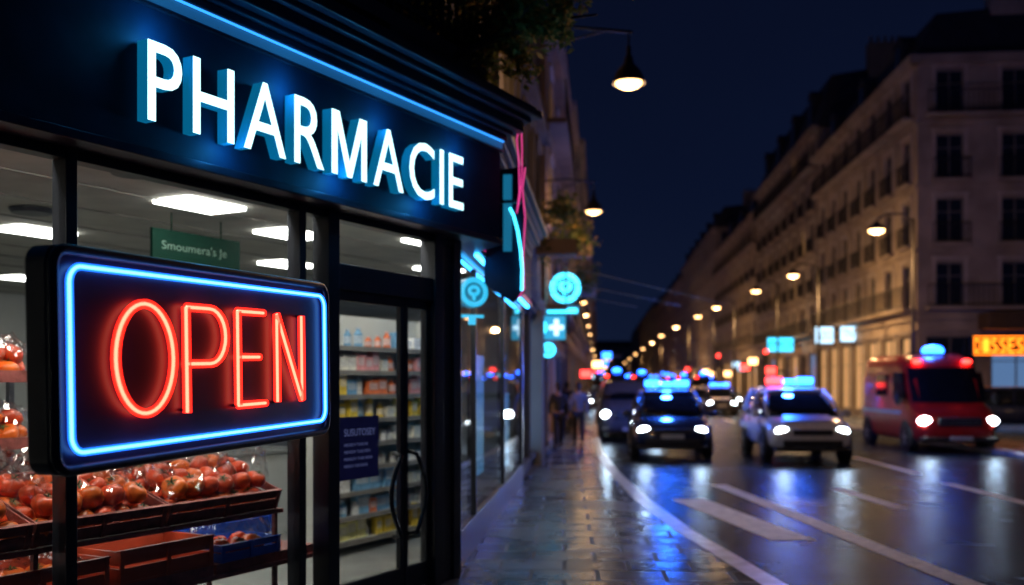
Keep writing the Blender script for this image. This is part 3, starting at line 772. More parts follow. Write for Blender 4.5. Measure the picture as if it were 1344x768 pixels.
g=MB(); g.box(-.25,.08,.0,.03,3.5,3.53); g.obj('bracket',M['black'],sk)

def round_sign(loc,rz,r,label,bar=True,m='cyan'):
    o=thing('illuminated_sign',label,'sign',loc,rz)
    g=MB(); g.M=Matrix.Rotation(math.pi/2,4,'X'); g.lathe([(r*1.05,-.06),(r*1.05,.03)],n=32); g.obj('disc',M['cyandim'],o)
    g=MB(); g.tube([(r*.84*math.cos(a*math.pi/16),-.05,r*.84*math.sin(a*math.pi/16)) for a in range(32)],r*.17,8,closed=True); g.obj('ring',M[m],o,smooth=True)
    g=MB(); g.tube([(r*.33*math.cos(a*math.pi/8),-.05,r*.1+r*.26*math.sin(a*math.pi/8)) for a in range(16)],r*.13,8,closed=True)
    g.tube([(0,-.05,-r*.2),(0,-.05,-r*.55)],r*.13,8); g.obj('emblem',M[m],o,smooth=True)
    if bar:
        g=MB(); g.box(-r*1.7,r*.9,-.04,.06,-r*1.75,-r*1.15); g.obj('plate',M['cyandim'],o)
        g=MB(); g.box(-r*1.6,r*.8,-.05,-.041,-r*1.66,-r*1.36); g.obj('light_bar',M[m],o)
        g=MB(); g.box(-r*3.2,-r*1.0,.0,.05,-r*.1,r*.05);g.box(-r*3.2,-r*1.4,.0,.05,-r*1.5,-r*1.4); g.obj('bracket',M['black'],o)
    return o
M['cyansign']=emis('cyan_sign',(.05,.65,1),2.6,False); M['whitesign']=emis('white_sign',(.5,.78,1),2.2,False)
M['cyanmid']=emis('cyan_mid',(.02,.42,.75),1.0,False)
round_sign((1.35,25.2,4.15),math.radians(-4),.38,'round cyan pharmacy sign with ring emblem on a bracket')
round_sign((.80,22,2.48),0,.16,'small round cyan sign beneath a cyan box sign',False)
bx=thing('illuminated_sign','cyan illuminated box sign with pale cross and ring','sign',(.80,22,0),0)
g=MB(); g.box(-.38,.38,0,.12,2.72,3.24); g.box(-.5,-.38,.05,.1,2.95,3.0); g.obj('case',M['cyanmid'],bx)
g=MB(); g.tube([(-.18+.11*math.cos(a*math.pi/8),-.03,2.98+.14*math.sin(a*math.pi/8)) for a in range(16)],.04,8,closed=True); g.obj('glyph',M['cyan'],bx,smooth=True)
g=MB(); g.prismxz([(.13,2.80),(.23,2.80),(.23,2.93),(.34,2.93),(.34,3.03),(.23,3.03),(.23,3.16),(.13,3.16),(.13,3.03),(.02,3.03),(.02,2.93),(.13,2.93)],-.04,-.005); g.obj('glyph',M['whitesign'],bx)
round_sign((*S(.75,-.06),2.68),FA-.7,.145,'round cyan sign reflection modelled on the side window',False,'cyansoft')  # a sign's reflection in the glass, modelled as a glowing disc
tb=thing('modelled_reflection','small cyan T shape of the modelled reflection on side window','sign',(*S(.75,-.06),0),FA-.7)
g=MB(); g.box(-.12,.12,0,.03,2.43,2.46); g.box(-.035,.035,0,.03,2.36,2.43); g.obj('bar',M['cyansoft'],tb)  # lower part of the reflection, modelled with its own glow

# ------------------------------------------------------------------ foliage
def leafcloud(name,centres,parent,cnt,size,mats,seed=0,keep=None):
    rr=random.Random(seed); g=MB()
    for c,rad in centres:
        for i in range(cnt):
            d=Vector((rr.gauss(0,1),rr.gauss(0,1),rr.gauss(0,.8))); d.normalize(); d*=rad*rr.random()**.45
            q=Vector(c)+d
            if noise.noise(q*2.3+Vector((seed,0,0)))<-.12: continue
            a=Vector((rr.gauss(0,1),rr.gauss(0,1),rr.gauss(0,1))).normalized(); b=a.cross(Vector((rr.gauss(0,1),rr.gauss(0,1),rr.gauss(0,1)))).normalized()
            s=size*rr.uniform(.6,1.3); mi=0 if rr.random()<.5 else (1 if rr.random()<.5 else 2)
            if keep and not keep(q): continue
            g.add([tuple(q-a*s),tuple(q-b*s*.42),tuple(q+a*s),tuple(q+b*s*.42)],[[0,1,2,3]],mi)
    return g.obj(name,mats,parent,fix=False)
tr=thing('potted_tree','leafy balcony tree spilling over the shop cornice','tree',(*F(7.3,.1),4.41))
LM=[M['leaf'],M['leaf2'],M['leaf3']]
g=MB(); g.box(-.9,.6,-.12,.2,0,.26); po=g.obj('planter',M['black'],tr); po.rotation_euler=(0,0,FA)
g=MB(); rr=random.Random(5)
ends=[]
def limb(p,d,L,r,depth):
    pts=[Vector(p)]; dd=Vector(d).normalized(); k=6
    for i in range(k):
        dd=(dd+Vector((rr.gauss(0,.13),rr.gauss(0,.13),rr.gauss(0,.1)))).normalized(); pts.append(pts[-1]+dd*L/k)
    if not (depth==0 and pts[-1].x>1.15 and pts[-1].z<.9): g.tube(pts,[r*(1-.12*i) for i in range(k+1)],6)
    for q in pts[2:]: ends.append((q,L))
    if depth>0:
        for q in pts[2:]:
            nd=(dd+Vector((rr.gauss(0,.55),rr.gauss(0,.55),rr.gauss(0,.45)))).normalized()
            limb(q,nd,L*.5,r*.5,depth-1)
limb((-.3,0,.2),(-.3,.2,1),1.1,.035,1); limb((0,0,.2),(.45,.4,.9),1.1,.035,1); limb((.1,0,.2),(1,.15,.66),1.4,.035,1)
limb((.3,.05,.3),(1,.1,.50),1.5,.03,1); limb((-.6,-.3,.2),(-.5,-.6,.9),.9,.03,1)
g.obj('branch',M['bark'],tr,smooth=True)
cs=[(tuple(q),.21 if L>1 else .17) for q,L in ends]
leafcloud('crown',cs,tr,70,.042,LM,3,keep=lambda q: not(q.x>1.15 and q.z<.88))
cs=[((-.75+.17*i,.25*math.sin(i*1.3)-.1+.05*i,.30+.22*math.sin(i*2)+.05*i),.34) for i in range(10)]
leafcloud('foliage',cs,tr,480,.042,[M['leaf'],M['leaf2'],M['leaf3']],4)
def bush(loc,label,r,seed,n=900):
    b=thing('balcony_plant',label,'plant',loc)
    g=MB(); g.box(-.5,.5,-.2,.2,-.35,0); g.obj('planter',M['stone3'],b)
    cc=[((random.Random(seed+i).uniform(-.8,.8),random.Random(seed*2+i).uniform(-.5,.5),random.Random(seed*3+i).uniform(-.3,.8)),r*.5) for i in range(7)]
    leafcloud('foliage',cc,b,n//5,.08,LM,seed)
bush((*S(17.2,-.6),5.4),'bushy green plant in a wall planter',1.0,31); bush((*S(20,-.7),4.6),'trailing green plant on a balcony',.9,32); bush((*S(13.5,-.3),5.0),'small green balcony plant',.8,34)

# ------------------------------------------------------------------ buildings
def SL(Y): return (-.519+.088*(Y-9.17),Y)
A_L=SA; A_R=SA+math.pi
bl_spec=[(24.3,37,3,3,2.3,3.4,1.2,'stone3',.5),(37.2,58,6,3,2.7,4,2,'stone2',.2),(58.2,100,12,4,2.9,4.2,2.4,'stone2',.15),(100.2,175,16,4,3,4.2,2.4,'stone2',.15),(175.4,330,20,4,3.1,4.4,2.5,'stone',.1)]
for i,(y0,y1,nb,nf,fh,gh,rf,st,lp) in enumerate(bl_spec):
    L=(y1-y0)/math.sin(SA)
    building(['ochre rendered house with warm lit windows','grey limestone apartment block with zinc roof','pale limestone apartment block with balconies','grey stone apartment block down the street','pale stone apartment block in the distance'][i],
        SL(y0),A_L,L,11,nb,nf,fh,gh,rf,st,lp,end=None,endbays=0,bal=i<3,rs=i+3,step=.2)
def RL(Y): return (13.4+.088*Y,Y)
br_spec=[(42,61,7,4,2.7,4.6,2.6,'stone',.02),(61.2,84,8,5,2.6,4.4,4.2,'stone2',.07),(84.3,114,9,4,2.9,4.6,2.8,'stone',.10),(114.4,160,12,5,3.0,4.5,3,'stone2',.06),(160.4,240,16,5,2.8,4.4,3,'stone',.06),(240.5,420,24,5,3.1,4.4,3,'stone2',.06)]
lab=['corner limestone apartment building with balconies and mansard roof','tall grey limestone apartment building with mansard','pale limestone apartment building with iron balconies','grey limestone apartment building in the row','pale stone apartment building further along','distant grey stone apartment row building']
for i,(y0,y1,nb,nf,fh,gh,rf,st,lp) in enumerate(br_spec):
    L=(y1-y0)/math.sin(SA)
    building(lab[i],RL(y1),A_R,L,16,nb,nf,fh,gh,rf,st,lp,end='near_right' if i==0 else None,endbays=6 if i==0 else 0,bal=i<3,rs=i+20,step=.2 if i<2 else .4,shp=.7)
building('distant stone building closing off the street',(75,520),math.radians(180),90,14,24,5,3,4.4,3,'stone2',.1,bal=False,rs=77)
def boxsign(loc,rz,wd,h,m,label,txt=None,name='shop_sign',group=None):
    o=thing(name,label,'sign',loc,rz,group)
    g=MB(); g.box(-wd/2,wd/2,0,.2,0,h); g.obj('case',M['black'],o); g=MB(); g.box(-wd/2+.06,wd/2-.06,-.02,-.001,.06,h-.06); g.obj('light_panel',m,o)
    g=MB(); g.box(wd/2,wd/2+.5,.05,.12,h*.5-.04,h*.5+.04); g.obj('bracket',M['black'],o)
    if txt: text_on(txt,o,'lettering',(-wd/2+.15,-.025,h*.25),h*.5,wd-.3,M['black'])
M['redsign']=emis('red_sign',(1,.04,.03),7,False); M['bluesign']=emis('blue_sign',(.02,.15,1),9,False); M['warmsign']=emis('warm_sign',(1,.5,.18),7,False)
boxsign((17.8,66,3.7),0,1.8,1.0,M['cyansign'],'cyan lit projecting shop sign on stone facade','PMOI')
boxsign((17.1,54.5,3.8),0,1.1,1.0,M['whitesign'],'bluish white lit projecting shop sign','ADO')
boxsign((17.55,52,3.8),0,.9,.9,M['whitesign'],'bluish white lit shop sign on bracket','TN')
cols=['redsign','bluesign','warmsign','cyansign','redsign','warmsign','bluesign','whitesign']
names_={'redsign':'red','bluesign':'blue','warmsign':'amber','cyansign':'cyan','whitesign':'white'}
for i in range(18):
    y=[45,50,56,63,70,78,88,97,108,120,135,150,170,195,52,66,84,102][i]; c=cols[(i*5)%8]
    boxsign((SL(y)[0]+.7+.5*(i%3),y,1.9+.5*((i*7)%3)),0,.45+.003*y,.35+.002*y,M[c],'small '+names_[c]+' lit projecting shop sign down the street',group='lit shop signs down the street')
for i in range(13):
    y=[72,80,92,104,118,132,150,172,200,68,88,76,98][i]; c=cols[(i*3+1)%8]
    boxsign((RL(y)[0]-.8-.9*(i%2),y,2.2+.4*(i%3)),0,.8,.6,M[c],'small '+names_[c]+' lit projecting shop sign down the street',group='lit shop signs down the street')
o=thing('led_sign','orange dot matrix display board above shopfront','sign',(19.25,41.6,2.85),math.radians(-5))
g=MB(); g.box(-.1,2.6,-.1,.2,0,.85); g.obj('case',M['black'],o,bevel=.02)
for k,ch in enumerate('DISSESD'): text_on(ch,o,'lettering',(.02+k*.34,-.11,.14),.56,.27,M['orange'])
g=MB(); g.box(0,2.5,-.115,-.101,.04,.08); g.obj('border',M['orange'],o)
g=MB(); g.box(0,2.5,-.115,-.101,.76,.80); g.obj('border',M['orange'],o)
o=thing('awning','brown canvas awning box over shopfront','awning',(19.4,41.5,3.9),math.radians(-5))
g=MB(); g.prism([(0,-1.2),(3.4,-1.2),(3.4,0),(0,0)],0,.7); g.obj('canvas',M['awning'],o,bevel=.05)

# ------------------------------------------------------------------ street lamps
AMB=(1,.54,.22)
def hang_lamp(loc,arm,label,power,far=False):
    o=thing('street_lamp',label,'street lamp',loc,0,'lamps hanging along the street')
    g=MB(); g.lathe([(.03,.52),(.035,.40),(.06,.36),(.07,.28),(.11,.24),(.17,.17),(.215,.06),(.235,.0),(.22,0),(.19,.07),(.12,.15),(.02,.2)],n=24); g.obj('shade',M['lampiron'],o,smooth=True)
    g=MB(); g.ell((0,0,0.01),(.185,.185,.085),20,10); g.obj('bulb',M['bulbfar'] if far else M['bulb'],o,smooth=True)
    g=MB(); g.tube([(0,0,.5),(0,0,.72)],.015,6); g.tube([(0.05,0,.72),(-arm*.5,0,.80),(-arm,0,.74)],.022,6); g.tube([(-.3,0,.75),(-arm,0,.35)],.014,6); g.obj('bracket',M['lampiron'],o,smooth=True)
    if power: light('POINT','lamp_light',(0,0,-.15),AMB,power,.12,o)
    return o
hang_lamp((1.63,13.9,5.95),1.75,'bell shaped lamp with warm bulb on wall bracket',190)
hang_lamp((2.0,24.4,5.95),1.3,'bell shaped lamp with warm bulb on wall bracket',110)
src=hang_lamp((3.15,42.9,5.9),1.3,'bell shaped lamp with warm bulb on wall bracket',110,True)
for i,(x,y) in enumerate(((3.7,52),(4.6,62),(5.6,74),(6.8,88),(8.3,106),(10.5,130),(13.7,165))):
    c=copy_thing(src,(x,y,5.9),0)
    if i%2: light('POINT','lamp_light',(0,0,-.15),AMB,170,.12,c)
def plight(o,power): light('SPOT','lamp_light',(.1,0,6.62),AMB,power,.15,o,rot=(0,-.16,0),spot=2.98,blend=.7)
def pole_lamp(loc,power):
    o=thing('street_lamp','tall iron street lamp with warm lantern over road','street lamp',loc,0,'pole lamps along the street')
    g=MB(); g.lathe([(.13,0),(.13,.3),(.08,.4),(.065,3),(.045,7.1)],(1.2,0,0),12); g.tube([(1.2,0,7.0),(.9,0,7.25),(.3,0,7.25),(0,0,7.05)],.03,8); g.obj('pole',M['lampiron'],o,smooth=True)
    g=MB(); g.lathe([(.05,.3),(.1,.22),(.26,.1),(.31,0),(.28,0),(.1,.1)],(0,0,6.72),18); g.obj('shade',M['lampiron'],o,smooth=True)
    g=MB(); g.ell((0,0,6.70),(.25,.25,.10),16,8); g.obj('bulb',M['bulbfar'],o,smooth=True)
    plight(o,power); return o
p0=pole_lamp((11.9,32.5,0),900)
light('POINT','lamp_light',(0,0,6.5),AMB,330,.15,p0)
for i,(x,y) in enumerate(((13.1,46.4),(13.35,54.5),(13.7,66.7),(14.2,76),(15.0,91),(16.2,108),(18,128),(20,152),(22.6,182),(26,220),(30.5,270),(12.2,18.5))):  # last lamp, out of view, is added to light the ambulance front
    c=copy_thing(p0,(x,y,0),0); pw=[2300,1600,2300,1600,3000,0,3800,0,4500,0,6000,260][i]
    if pw: plight(c,pw)
    if i in(0,2,4,6): light('POINT','lamp_light',(0,0,6.5),AMB,[520,0,480,0,600,0,800][i],.15,c)
def traffic(loc):
    o=thing('traffic_light','traffic light on a pole showing red','traffic light',loc,0,'traffic lights on the street')
    g=MB(); g.lathe([(.08,0),(.05,2.4),(.05,3.2)],n=10); g.obj('pole',M['lampiron'],o,smooth=True)
    g=MB(); g.box(-.16,.16,-.22,-.02,2.6,3.5); 
    for z in(2.8,3.08,3.35): g.box(-.13,.13,-.33,-.22,z+.1,z+.12)
    g.obj('housing',M['plastic'],o,bevel=.02)
    g=MB(); g.ell((0,-.225,3.33),(.12,.05,.12),12,8); g.obj('signal',M['redsign'],o,smooth=True)
    for z in(3.05,2.77): g=MB(); g.ell((0,-.225,z),(.1,.03,.1),12,8); g.obj('dark_signal',M['plastic'],o,smooth=True)
traffic((13.2,52,0)); traffic((12.6,61,0)); traffic((6.9,70,0)) 

# ------------------------------------------------------------------ vehicles
def ring_yz(x,hw,zb,zt,n=20,e=.45):
    r=[];mid=(zb+zt)/2;hh=(zt-zb)/2
    for j in range(n):
        a=2*math.pi*j/n; c,s=math.cos(a),math.sin(a)
        r.append((x,hw*math.copysign(abs(c)**e,c),mid+hh*math.copysign(abs(s)**e,s)))
    return r
def ring_xy(z,x0,x1,hw,n=24,e=.32):
    r=[];mid=(x0+x1)/2;hx=(x1-x0)/2
    for j in range(n):
        a=2*math.pi*j/n; c,s=math.cos(a),math.sin(a)
        r.append((mid+hx*math.copysign(abs(c)**e,c),hw*math.copysign(abs(s)**e,s),z))
    return r
def wheel(parent,x,y,r=.33):
    g=MB(); sy=1 if y>0 else -1
    g.M=Matrix.Translation((x,y,r))@Matrix.Rotation(math.pi/2,4,'X')
    g.lathe([(r*.6,-.11),(r*.94,-.11),(r,-.07),(r,.07),(r*.94,.11),(r*.6,.11)],n=24); t=g.obj('wheel',M['tyre'],parent,smooth=True)
    g=MB(); g.M=Matrix.Translation((x,y,r))@Matrix.Rotation(math.pi/2,4,'X'); g.lathe([(.05,-.09),(r*.62,-.1),(r*.62,.1),(.05,.09)],n=20)
    for a in range(5):
        an=a*1.2566; g.M=Matrix.Translation((x,y+sy*.10,r))@Matrix.Rotation(an,4,'Y'); g.box(-.03,.03,-.015,.015,0,r*.6)
    g.obj('rim',M['rim'],t)
M['redglass']=mat('tail_glass',(.2,.01,.01),.2)
def car(name,label,cat,paint,loc,rz,bar=None,stripe=False,lamps=True,group=None,beam=90,hz=1.0,wy=1.0,rear=False):
    o=thing(name,label,cat,loc,rz,group); o.scale=(1,wy,hz)
    g=MB(); st=[(-2.2,.70,.48,.92),(-2.12,.84,.34,1.0),(-1.7,.90,.26,1.03),(-.6,.92,.24,1.03),(.7,.92,.24,1.02),(1.25,.91,.25,.99),(1.75,.88,.27,.90),(2.08,.82,.30,.79),(2.22,.70,.36,.68)]
    g.loft([ring_yz(*s) for s in st]); body=g.obj('body',M[paint],o,smooth=True)
    g=MB(); G=[(.96,-2.1,1.38,.86),(1.12,-2.05,1.08,.82),(1.32,-1.97,.66,.75),(1.50,-1.86,.22,.665)]
    g.loft([ring_xy(z*1,a,b,h) for z,a,b,h in G]); g.obj('window',M['carglass'],o,smooth=True)
    g=MB(); g.loft([ring_xy(1.475,-1.9,.34,.69),ring_xy(1.53,-1.85,.22,.66),ring_xy(1.58,-1.7,.0,.55),ring_xy(1.59,-1.4,-.3,.38)]); 
    for s in(1,-1):
        g.tube([(1.28,s*.80,.98),(.66,s*.755,1.30),(.20,s*.655,1.51)],.035,6)
        g.tube([(-.55,s*.865,.98),(-.55,s*.78,1.28),(-.55,s*.68,1.5)],.035,6); g.tube([(-1.95,s*.80,1.0),(-1.85,s*.73,1.3),(-1.7,s*.65,1.5)],.06,6)
    g.obj('roof',M[paint],o,smooth=True)
    for x in(1.38,-1.4):
        for s in(1,-1):
            g=MB(); g.M=Matrix.Translation((x,s*.84,.36))@Matrix.Rotation(math.pi/2,4,'X'); g.lathe([(.40,-.085),(.40,.085)],n=24); g.obj('wheel_arch',M['plastic'],o)
            wheel(o,x,s*.83)
    g=MB(); g.box(2.05,2.235,-.42,.42,.60,.72); g.box(2.08,2.24,-.62,.62,.36,.50); g.obj('grille',M['plastic'],o,bevel=.02)
    g=MB(); g.box(2.235,2.262,-.26,.26,.50,.60); g.obj('number_plate',M['plate'],o)
    g=MB(); g.box(2.0,2.25,-.80,.80,.27,.35); g.obj('bumper',M['plastic'],o,bevel=.03)
    for s in(1,-1):
        g=MB(); g.ell((2.10,s*.62,.68),(.10,.16,.085),14,8); h=g.obj('headlight',M['headlight'] if lamps else M['rim'],o,smooth=True)
        g=MB(); g.ell((.95,s*1.0,1.02),(.06,.11,.085),10,8); g.obj('mirror',M[paint],o,smooth=True)
        g=MB(); g.ell((-2.13,s*.68,.82),(.06,.13,.08),10,8); g.obj('tail_light',M['red'] if rear else M['redglass'],o,smooth=True)
        g=MB()
        for x in(.85,-.5,-1.5): g.box(x-.006,x+.006,s*.905 if s>0 else -.928,s*.928 if s>0 else -.905,.4,.95)
        g.obj('door_seam',M['plastic'],o)
        if stripe:
            g=MB(); y0,y1=sorted((s*.915,s*.932)); g.box(-1.9,1.2,y0,y1,.62,.78); g.obj('stripe',M['stripeblue'],o)
    if stripe:
        g=MB(); g.add([(1.38,-.5,1.002),(1.85,-.5,.895),(1.85,.5,.895),(1.38,.5,1.002)],[[0,1,2,3]]); g.obj('bonnet_stripe',M['stripeblue'],o)
    if bar:
        lb=MB(); lb.box(-.55,-.30,-.52,.52,1.60,1.64); lbo=lb.obj('light_bar',M['plastic'],o,bevel=.01)
        for s,c in((-1,bar[0]),(1,bar[1]),(0,bar[2])):
            if s==0: g=MB(); g.box(-.53,-.32,-.14,.14,1.64,1.76)
            else: g=MB(); g.box(-.53,-.32,min(s*.17,s*.54),max(s*.17,s*.54),1.64,1.80)
            g.obj('beacon',M[c],lbo,bevel=.03)
    if beam:
        for s in(1,-1):
            l=light('SPOT','headlight_beam',(2.35,s*.62,.68),(.70,.86,1),beam,.07,o,rot=(math.radians(82),0,-math.pi/2),spot=1.5,blend=.8)
        if bar:
            light('POINT','beacon_light',(-.42,0,2.15),(.03,.16,1),320,.15,o)
    return o
down=-math.pi/2
pc=car('police_car','white police car with blue stripes and lit beacons','car','carwhite',(7.05,25.0,RZ),down-.07,('red','blue','blue'),True,beam=45,hz=1.12,wy=1.08)
pd=car('police_car','dark blue police car with lit blue beacons','car','cardark',(4.06,26.0,RZ),down-.10,('blue','blue','blue'),False,beam=45,hz=1.08,wy=1.06)
def van(name,label,cat,paint,loc,rz,bar=None,stripe=None,beam=90,Hs=1.0,side=True,group=None,wy=1.0):
    o=thing(name,label,cat,loc,rz,group); o.scale=(1,wy,1)
    H=2.42*Hs
    g=MB()
    secs=[(.30,-2.75,2.50,.90),(.42,-2.8,2.70,.97),(.8,-2.8,2.74,1.0),(1.02,-2.8,2.66,.99),(1.18,-2.8,2.42,.98),(1.30,-2.8,2.12,.97),(H*.62+.28,-2.79,1.72,.955),(H-.28,-2.77,1.40,.91),(H-.10,-2.72,1.15,.85),(H,-2.6,.9,.72)]
    g.loft([ring_xy(z,a,b,h,32,.32) for z,a,b,h in secs]); g.obj('body',M[paint],o,smooth=True)
    g=MB(); z0,z1=1.34,H-.36; xa=2.10;xb=1.50
    vs=[]
    for i in range(5):
        t=i/4; z=z0+(z1-z0)*t; x=xa+(xb-xa)*t+.012; 
        for j in range(11):
            y=-1+2*j/10; vs.append((x-.20*abs(y)**4+.01,y*(.88-.05*t),z))
    fs=[[i*11+j,i*11+j+1,(i+1)*11+j+1,(i+1)*11+j] for i in range(4) for j in range(10)]
    g.add(vs,fs); g.obj('windscreen',M['carglass'],o,smooth=True,fix=False)
    for s in(1,-1):
        g=MB(); y0,y1=sorted((s*.92,s*.98)); g.prismxz([(.65,1.42),(1.66,1.42),(1.34,H-.5),(.65,H-.5)],y0,y1); g.obj('side_window',M['carglass'],o)
        g=MB(); g.prismxz([(-.9,1.5),(.1,1.5),(.1,H-.55),(-.9,H-.55)],y0,y1); g.obj('side_window',M['carglass'],o)
        g=MB(); g.ell((1.75,s*1.16,1.45),(.07,.10,.19),10,8); g.tube([(1.72,s*.95,1.35),(1.75,s*1.15,1.38)],.025,6); g.obj('mirror',M['plastic'],o,smooth=True)
        g=MB(); g.ell((2.56,s*.74,.86),(.13,.19,.12),14,8); g.obj('headlight',M['headlight'],o,smooth=True)
        for x in(1.75,-1.75):
            g=MB(); g.M=Matrix.Translation((x,s*.905,.40))@Matrix.Rotation(math.pi/2,4,'X'); g.lathe([(.44,-.1),(.44,.1)],n=24); g.obj('wheel_arch',M['plastic'],o)
            wheel(o,x,s*.90,.36)
        if stripe:
            g=MB(); y0,y1=sorted((s*.985,s*1.012)); g.box(-2.3,1.4,y0,y1,1.0,1.10); g.obj('stripe',M[stripe],o)
    g=MB(); g.box(2.5,2.78,-.50,.50,.72,.96); g.obj('grille',M['plastic'],o,bevel=.03)
    g=MB(); 
    for z in(.78,.86,.94): g.box(2.781,2.79,-.46,.46,z-.012,z+.012)
    g.obj('grille_bar',M['rim'],o)
    g=MB(); g.box(2.4,2.80,-.90,.90,.30,.44); g.obj('bumper',M['plastic'],o,bevel=.06)
    g=MB(); g.box(2.805,2.82,-.26,.26,.36,.47); g.obj('number_plate',M['plate'],o)
    if bar:
        lb=MB(); lb.box(.55,.85,-.60,.60,H,H+.05); lbo=lb.obj('light_bar',M['plastic'],o)
        g=MB(); g.lathe([(.26,0),(.26,.12),(.18,.20),(.02,.23)],(.7,0,H+.05),14); g.obj('beacon',M[bar[1]],lbo,smooth=True)
        for y,c in((-.60,bar[0]),(.60,bar[2])):
            g=MB(); g.ell((1.40,y,H-.2),(.09,.12,.07),10,8); g.obj('beacon',M[c],lbo,smooth=True)
    if beam:
        for s in(1,-1): light('SPOT','headlight_beam',(2.95,s*.74,.86),(.70,.86,1),beam,.08,o,rot=(math.radians(82),0,-math.pi/2),spot=1.5,blend=.8)
        if bar: light('POINT','beacon_light',(.7,0,H+.5),(.03,.16,1),150,.15,o); 
    return o
am=van('ambulance','red emergency van with white stripe and lit beacons','ambulance','carred',(12.0,29.0,RZ),down-.06,('red','blue','red'),'plate',beam=45,Hs=1.10,wy=1.12)
gv=van('van','pale grey van with headlights on','van','cargrey',(3.95,34,RZ),down-.08,None,None,beam=35,Hs=.80)
c3=car('police_car','small police car with blue beacons far down road','car','cardark',(11.9,57,RZ),down-.15,('blue','blue','blue'),True,beam=0)
base_a=car('car','pale car with headlights on in traffic','car','cargrey',(4.6,43,RZ),down-.1,None,False,group='cars queuing down the street',beam=0)
base_b=car('car','dark car with red and blue roof beacons in traffic','car','cardark',(5.8,52,RZ),down-.08,('red','blue','red'),False,group='cars queuing down the street',beam=0)
base_c=car('car','grey car seen from behind with red tail lights','car','cargrey',(9.4,64,RZ),-down-.08,None,False,lamps=False,rear=True,group='cars queuing down the street',beam=0)
base_d=van('emergency_van','dark emergency van with red and blue roof beacons in traffic','van','cardark',(6.3,60,RZ),down-.08,('red','blue','blue'),None,beam=0,group='emergency vans queuing down the street')
for i in range(40):
    y=56+i*4.1+R.uniform(-1.5,1.5); lane=[5.6,8.9,2.9,11.2][i%4]
    x=lane+.088*(y-30)+R.uniform(-.2,.2)
    if i%4==3 and y<66: continue
    b=R.choice([base_a,base_b,base_d,base_b,base_c,base_d])
    if lane<3: b=R.choice([base_b,base_d,base_a])
    if y<66 and b is base_d: b=base_b
    if abs(y-52)<5 and lane==5.6: continue
    if abs(y-60)<6 and lane==5.6: continue
    copy_thing(b,(x,y,RZ),(-down if b is base_c else down)-math.radians(5))
car('parked_car','dark parked car beside the kerb near shop','car','cardark',(18.7,36,0),down+1.2,None,False,lamps=False,beam=0)

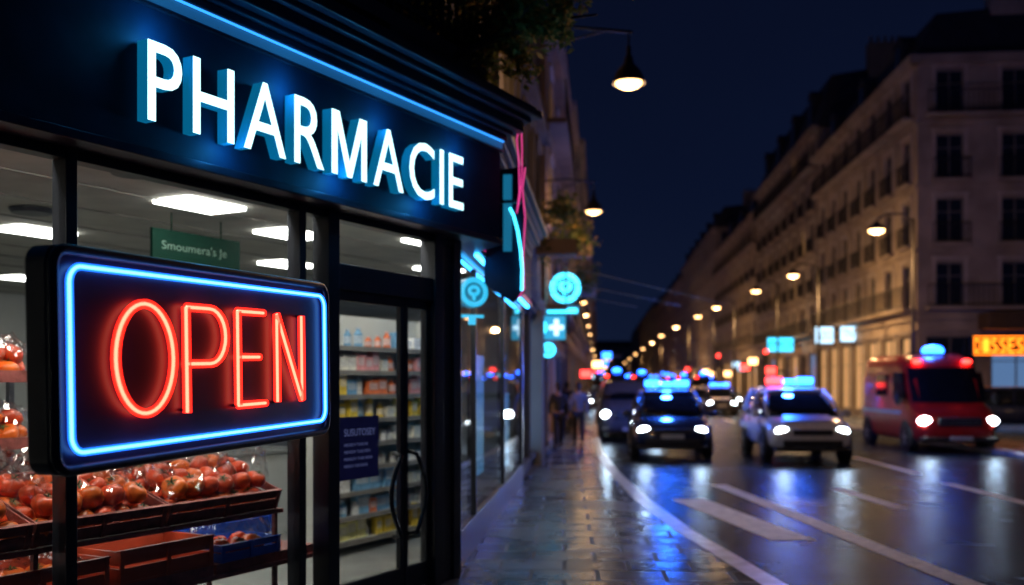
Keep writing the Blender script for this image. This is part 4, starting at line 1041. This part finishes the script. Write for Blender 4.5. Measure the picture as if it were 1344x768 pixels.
# ------------------------------------------------------------------ people
def person(loc,rz,label,top,skirt=False,phase=1,scale=1.0):
    o=thing('person',label,'person',loc,rz); o.scale=(scale,)*3
    s=phase
    J={'pel':((0,0,.93),.125),'wst':((0,0,1.08),.115),'chs':((0,.02,1.30),.14),'nck':((0,.01,1.47),.058),'hd0':((0,.03,1.55),.065),'hd':((0,.03,1.64),.095),'hd2':((0,.02,1.72),.07),
       'shl':((-.17,.01,1.40),.06),'ell':((-.235,-.04*s,1.14),.042),'wrl':((-.24,.08*s,.90),.028),'hal':((-.24,.10*s,.82),.03),
       'shr':((.17,.01,1.40),.06),'elr':((.235,.02*s-.03,1.14),.042),'wrr':((.24,-.10*s,.90),.028),'har':((.24,-.11*s,.82),.03),
       'hpl':((-.09,0,.88),.095),'knl':((-.10,.14*s+.02,.50),.062),'anl':((-.10,.16*s-.10,.09),.040),'ftl':((-.10,.16*s+.04,.035),.035),
       'hpr':((.09,0,.88),.095),'knr':((.10,-.10*s+.04,.50),.062),'anr':((.10,-.26*s,.10),.040),'ftr':((.10,-.26*s+.14,.035),.035)}
    E=[('pel','wst'),('wst','chs'),('chs','nck'),('nck','hd0'),('hd0','hd'),('hd','hd2'),('chs','shl'),('shl','ell'),('ell','wrl'),('wrl','hal'),('chs','shr'),('shr','elr'),('elr','wrr'),('wrr','har'),
       ('pel','hpl'),('hpl','knl'),('knl','anl'),('anl','ftl'),('pel','hpr'),('hpr','knr'),('knr','anr'),('anr','ftr')]
    def skin(name,edges,k,m,root,extra=None,add=0):
        names=[]; 
        for a,b in edges:
            for q in(a,b):
                if q not in names: names.append(q)
        vs=[J[q][0] for q in names]; rad=[J[q][1]*k+add for q in names]; es=[(names.index(a),names.index(b)) for a,b in edges]
        if extra:
            for hand in('hal','har'):
                hx=J[hand][0]; hi=names.index(hand)
                for fi in range(4):
                    vs.append((hx[0],hx[1]+(-.03+.02*fi),hx[2]-.045)); rad.append(.009); vs.append((hx[0]+.008,hx[1]+(-.028+.02*fi),hx[2]-.085+.006*abs(fi-1.5))); rad.append(.007)
                    es+=[(hi,len(vs)-2),(len(vs)-2,len(vs)-1)]
                vs.append((hx[0],hx[1]+.045,hx[2]-.01)); rad.append(.009); es.append((hi,len(vs)-1))
        me=bpy.data.meshes.new(name); me.from_pydata(vs,es,[]); ob=bpy.data.objects.new(name,me); COL.objects.link(ob); ob.parent=o
        sm=ob.modifiers.new('skin','SKIN'); ob.modifiers.new('sub','SUBSURF').levels=1; ob.modifiers['sub'].render_levels=2
        sm.use_smooth_shade=True
        for i,r in enumerate(rad):
            me.skin_vertices[0].data[i].radius=(r,r*.8 if r>.09 else r); me.skin_vertices[0].data[i].use_root=(i==names.index(root))
        me.materials.append(M[m])
    try:
        skin('body',E,1,'skin','pel',True)
        skin('jacket',[e_ for e_ in E if e_ in[('pel','wst'),('wst','chs'),('chs','shl'),('shl','ell'),('chs','shr'),('shr','elr'),('ell','wrl'),('elr','wrr')]],1.18,top,'chs',add=.006)
        skin('trousers',[e_ for e_ in E if e_ in[('pel','hpl'),('hpl','knl'),('knl','anl'),('pel','hpr'),('hpr','knr'),('knr','anr')]],1.14,'trouser','pel',add=.008)
    except Exception as ex: print('SKINERR',ex)
    g=MB(); g.ell((0,.0,1.675),(.088,.10,.105),16,10); g.ell((0,-.05,1.60),(.07,.06,.09),12,8); g.obj('hair',M['hair'],o,smooth=True)
    for s2,yy in((-1,.16*s+.02),(1,-.26*s+.12)): g=MB(); g.ell((s2*.10,yy,.045),(.05,.135,.05),12,8); g.obj('shoe',M['plastic'],o,smooth=True)
    return o
person((1.87,28.0,0),0,'person in a pale shirt walking away along pavement','shirt',phase=1)
person((1.24,26.5,0),.1,'person in a dark coat walking away along pavement','coat',phase=-1)
person((2.0,36,0),0,'person in a dark coat standing down the pavement','coat',phase=-.6)
print('OBJ',len(bpy.data.objects),'CNT',cnt,nt_)
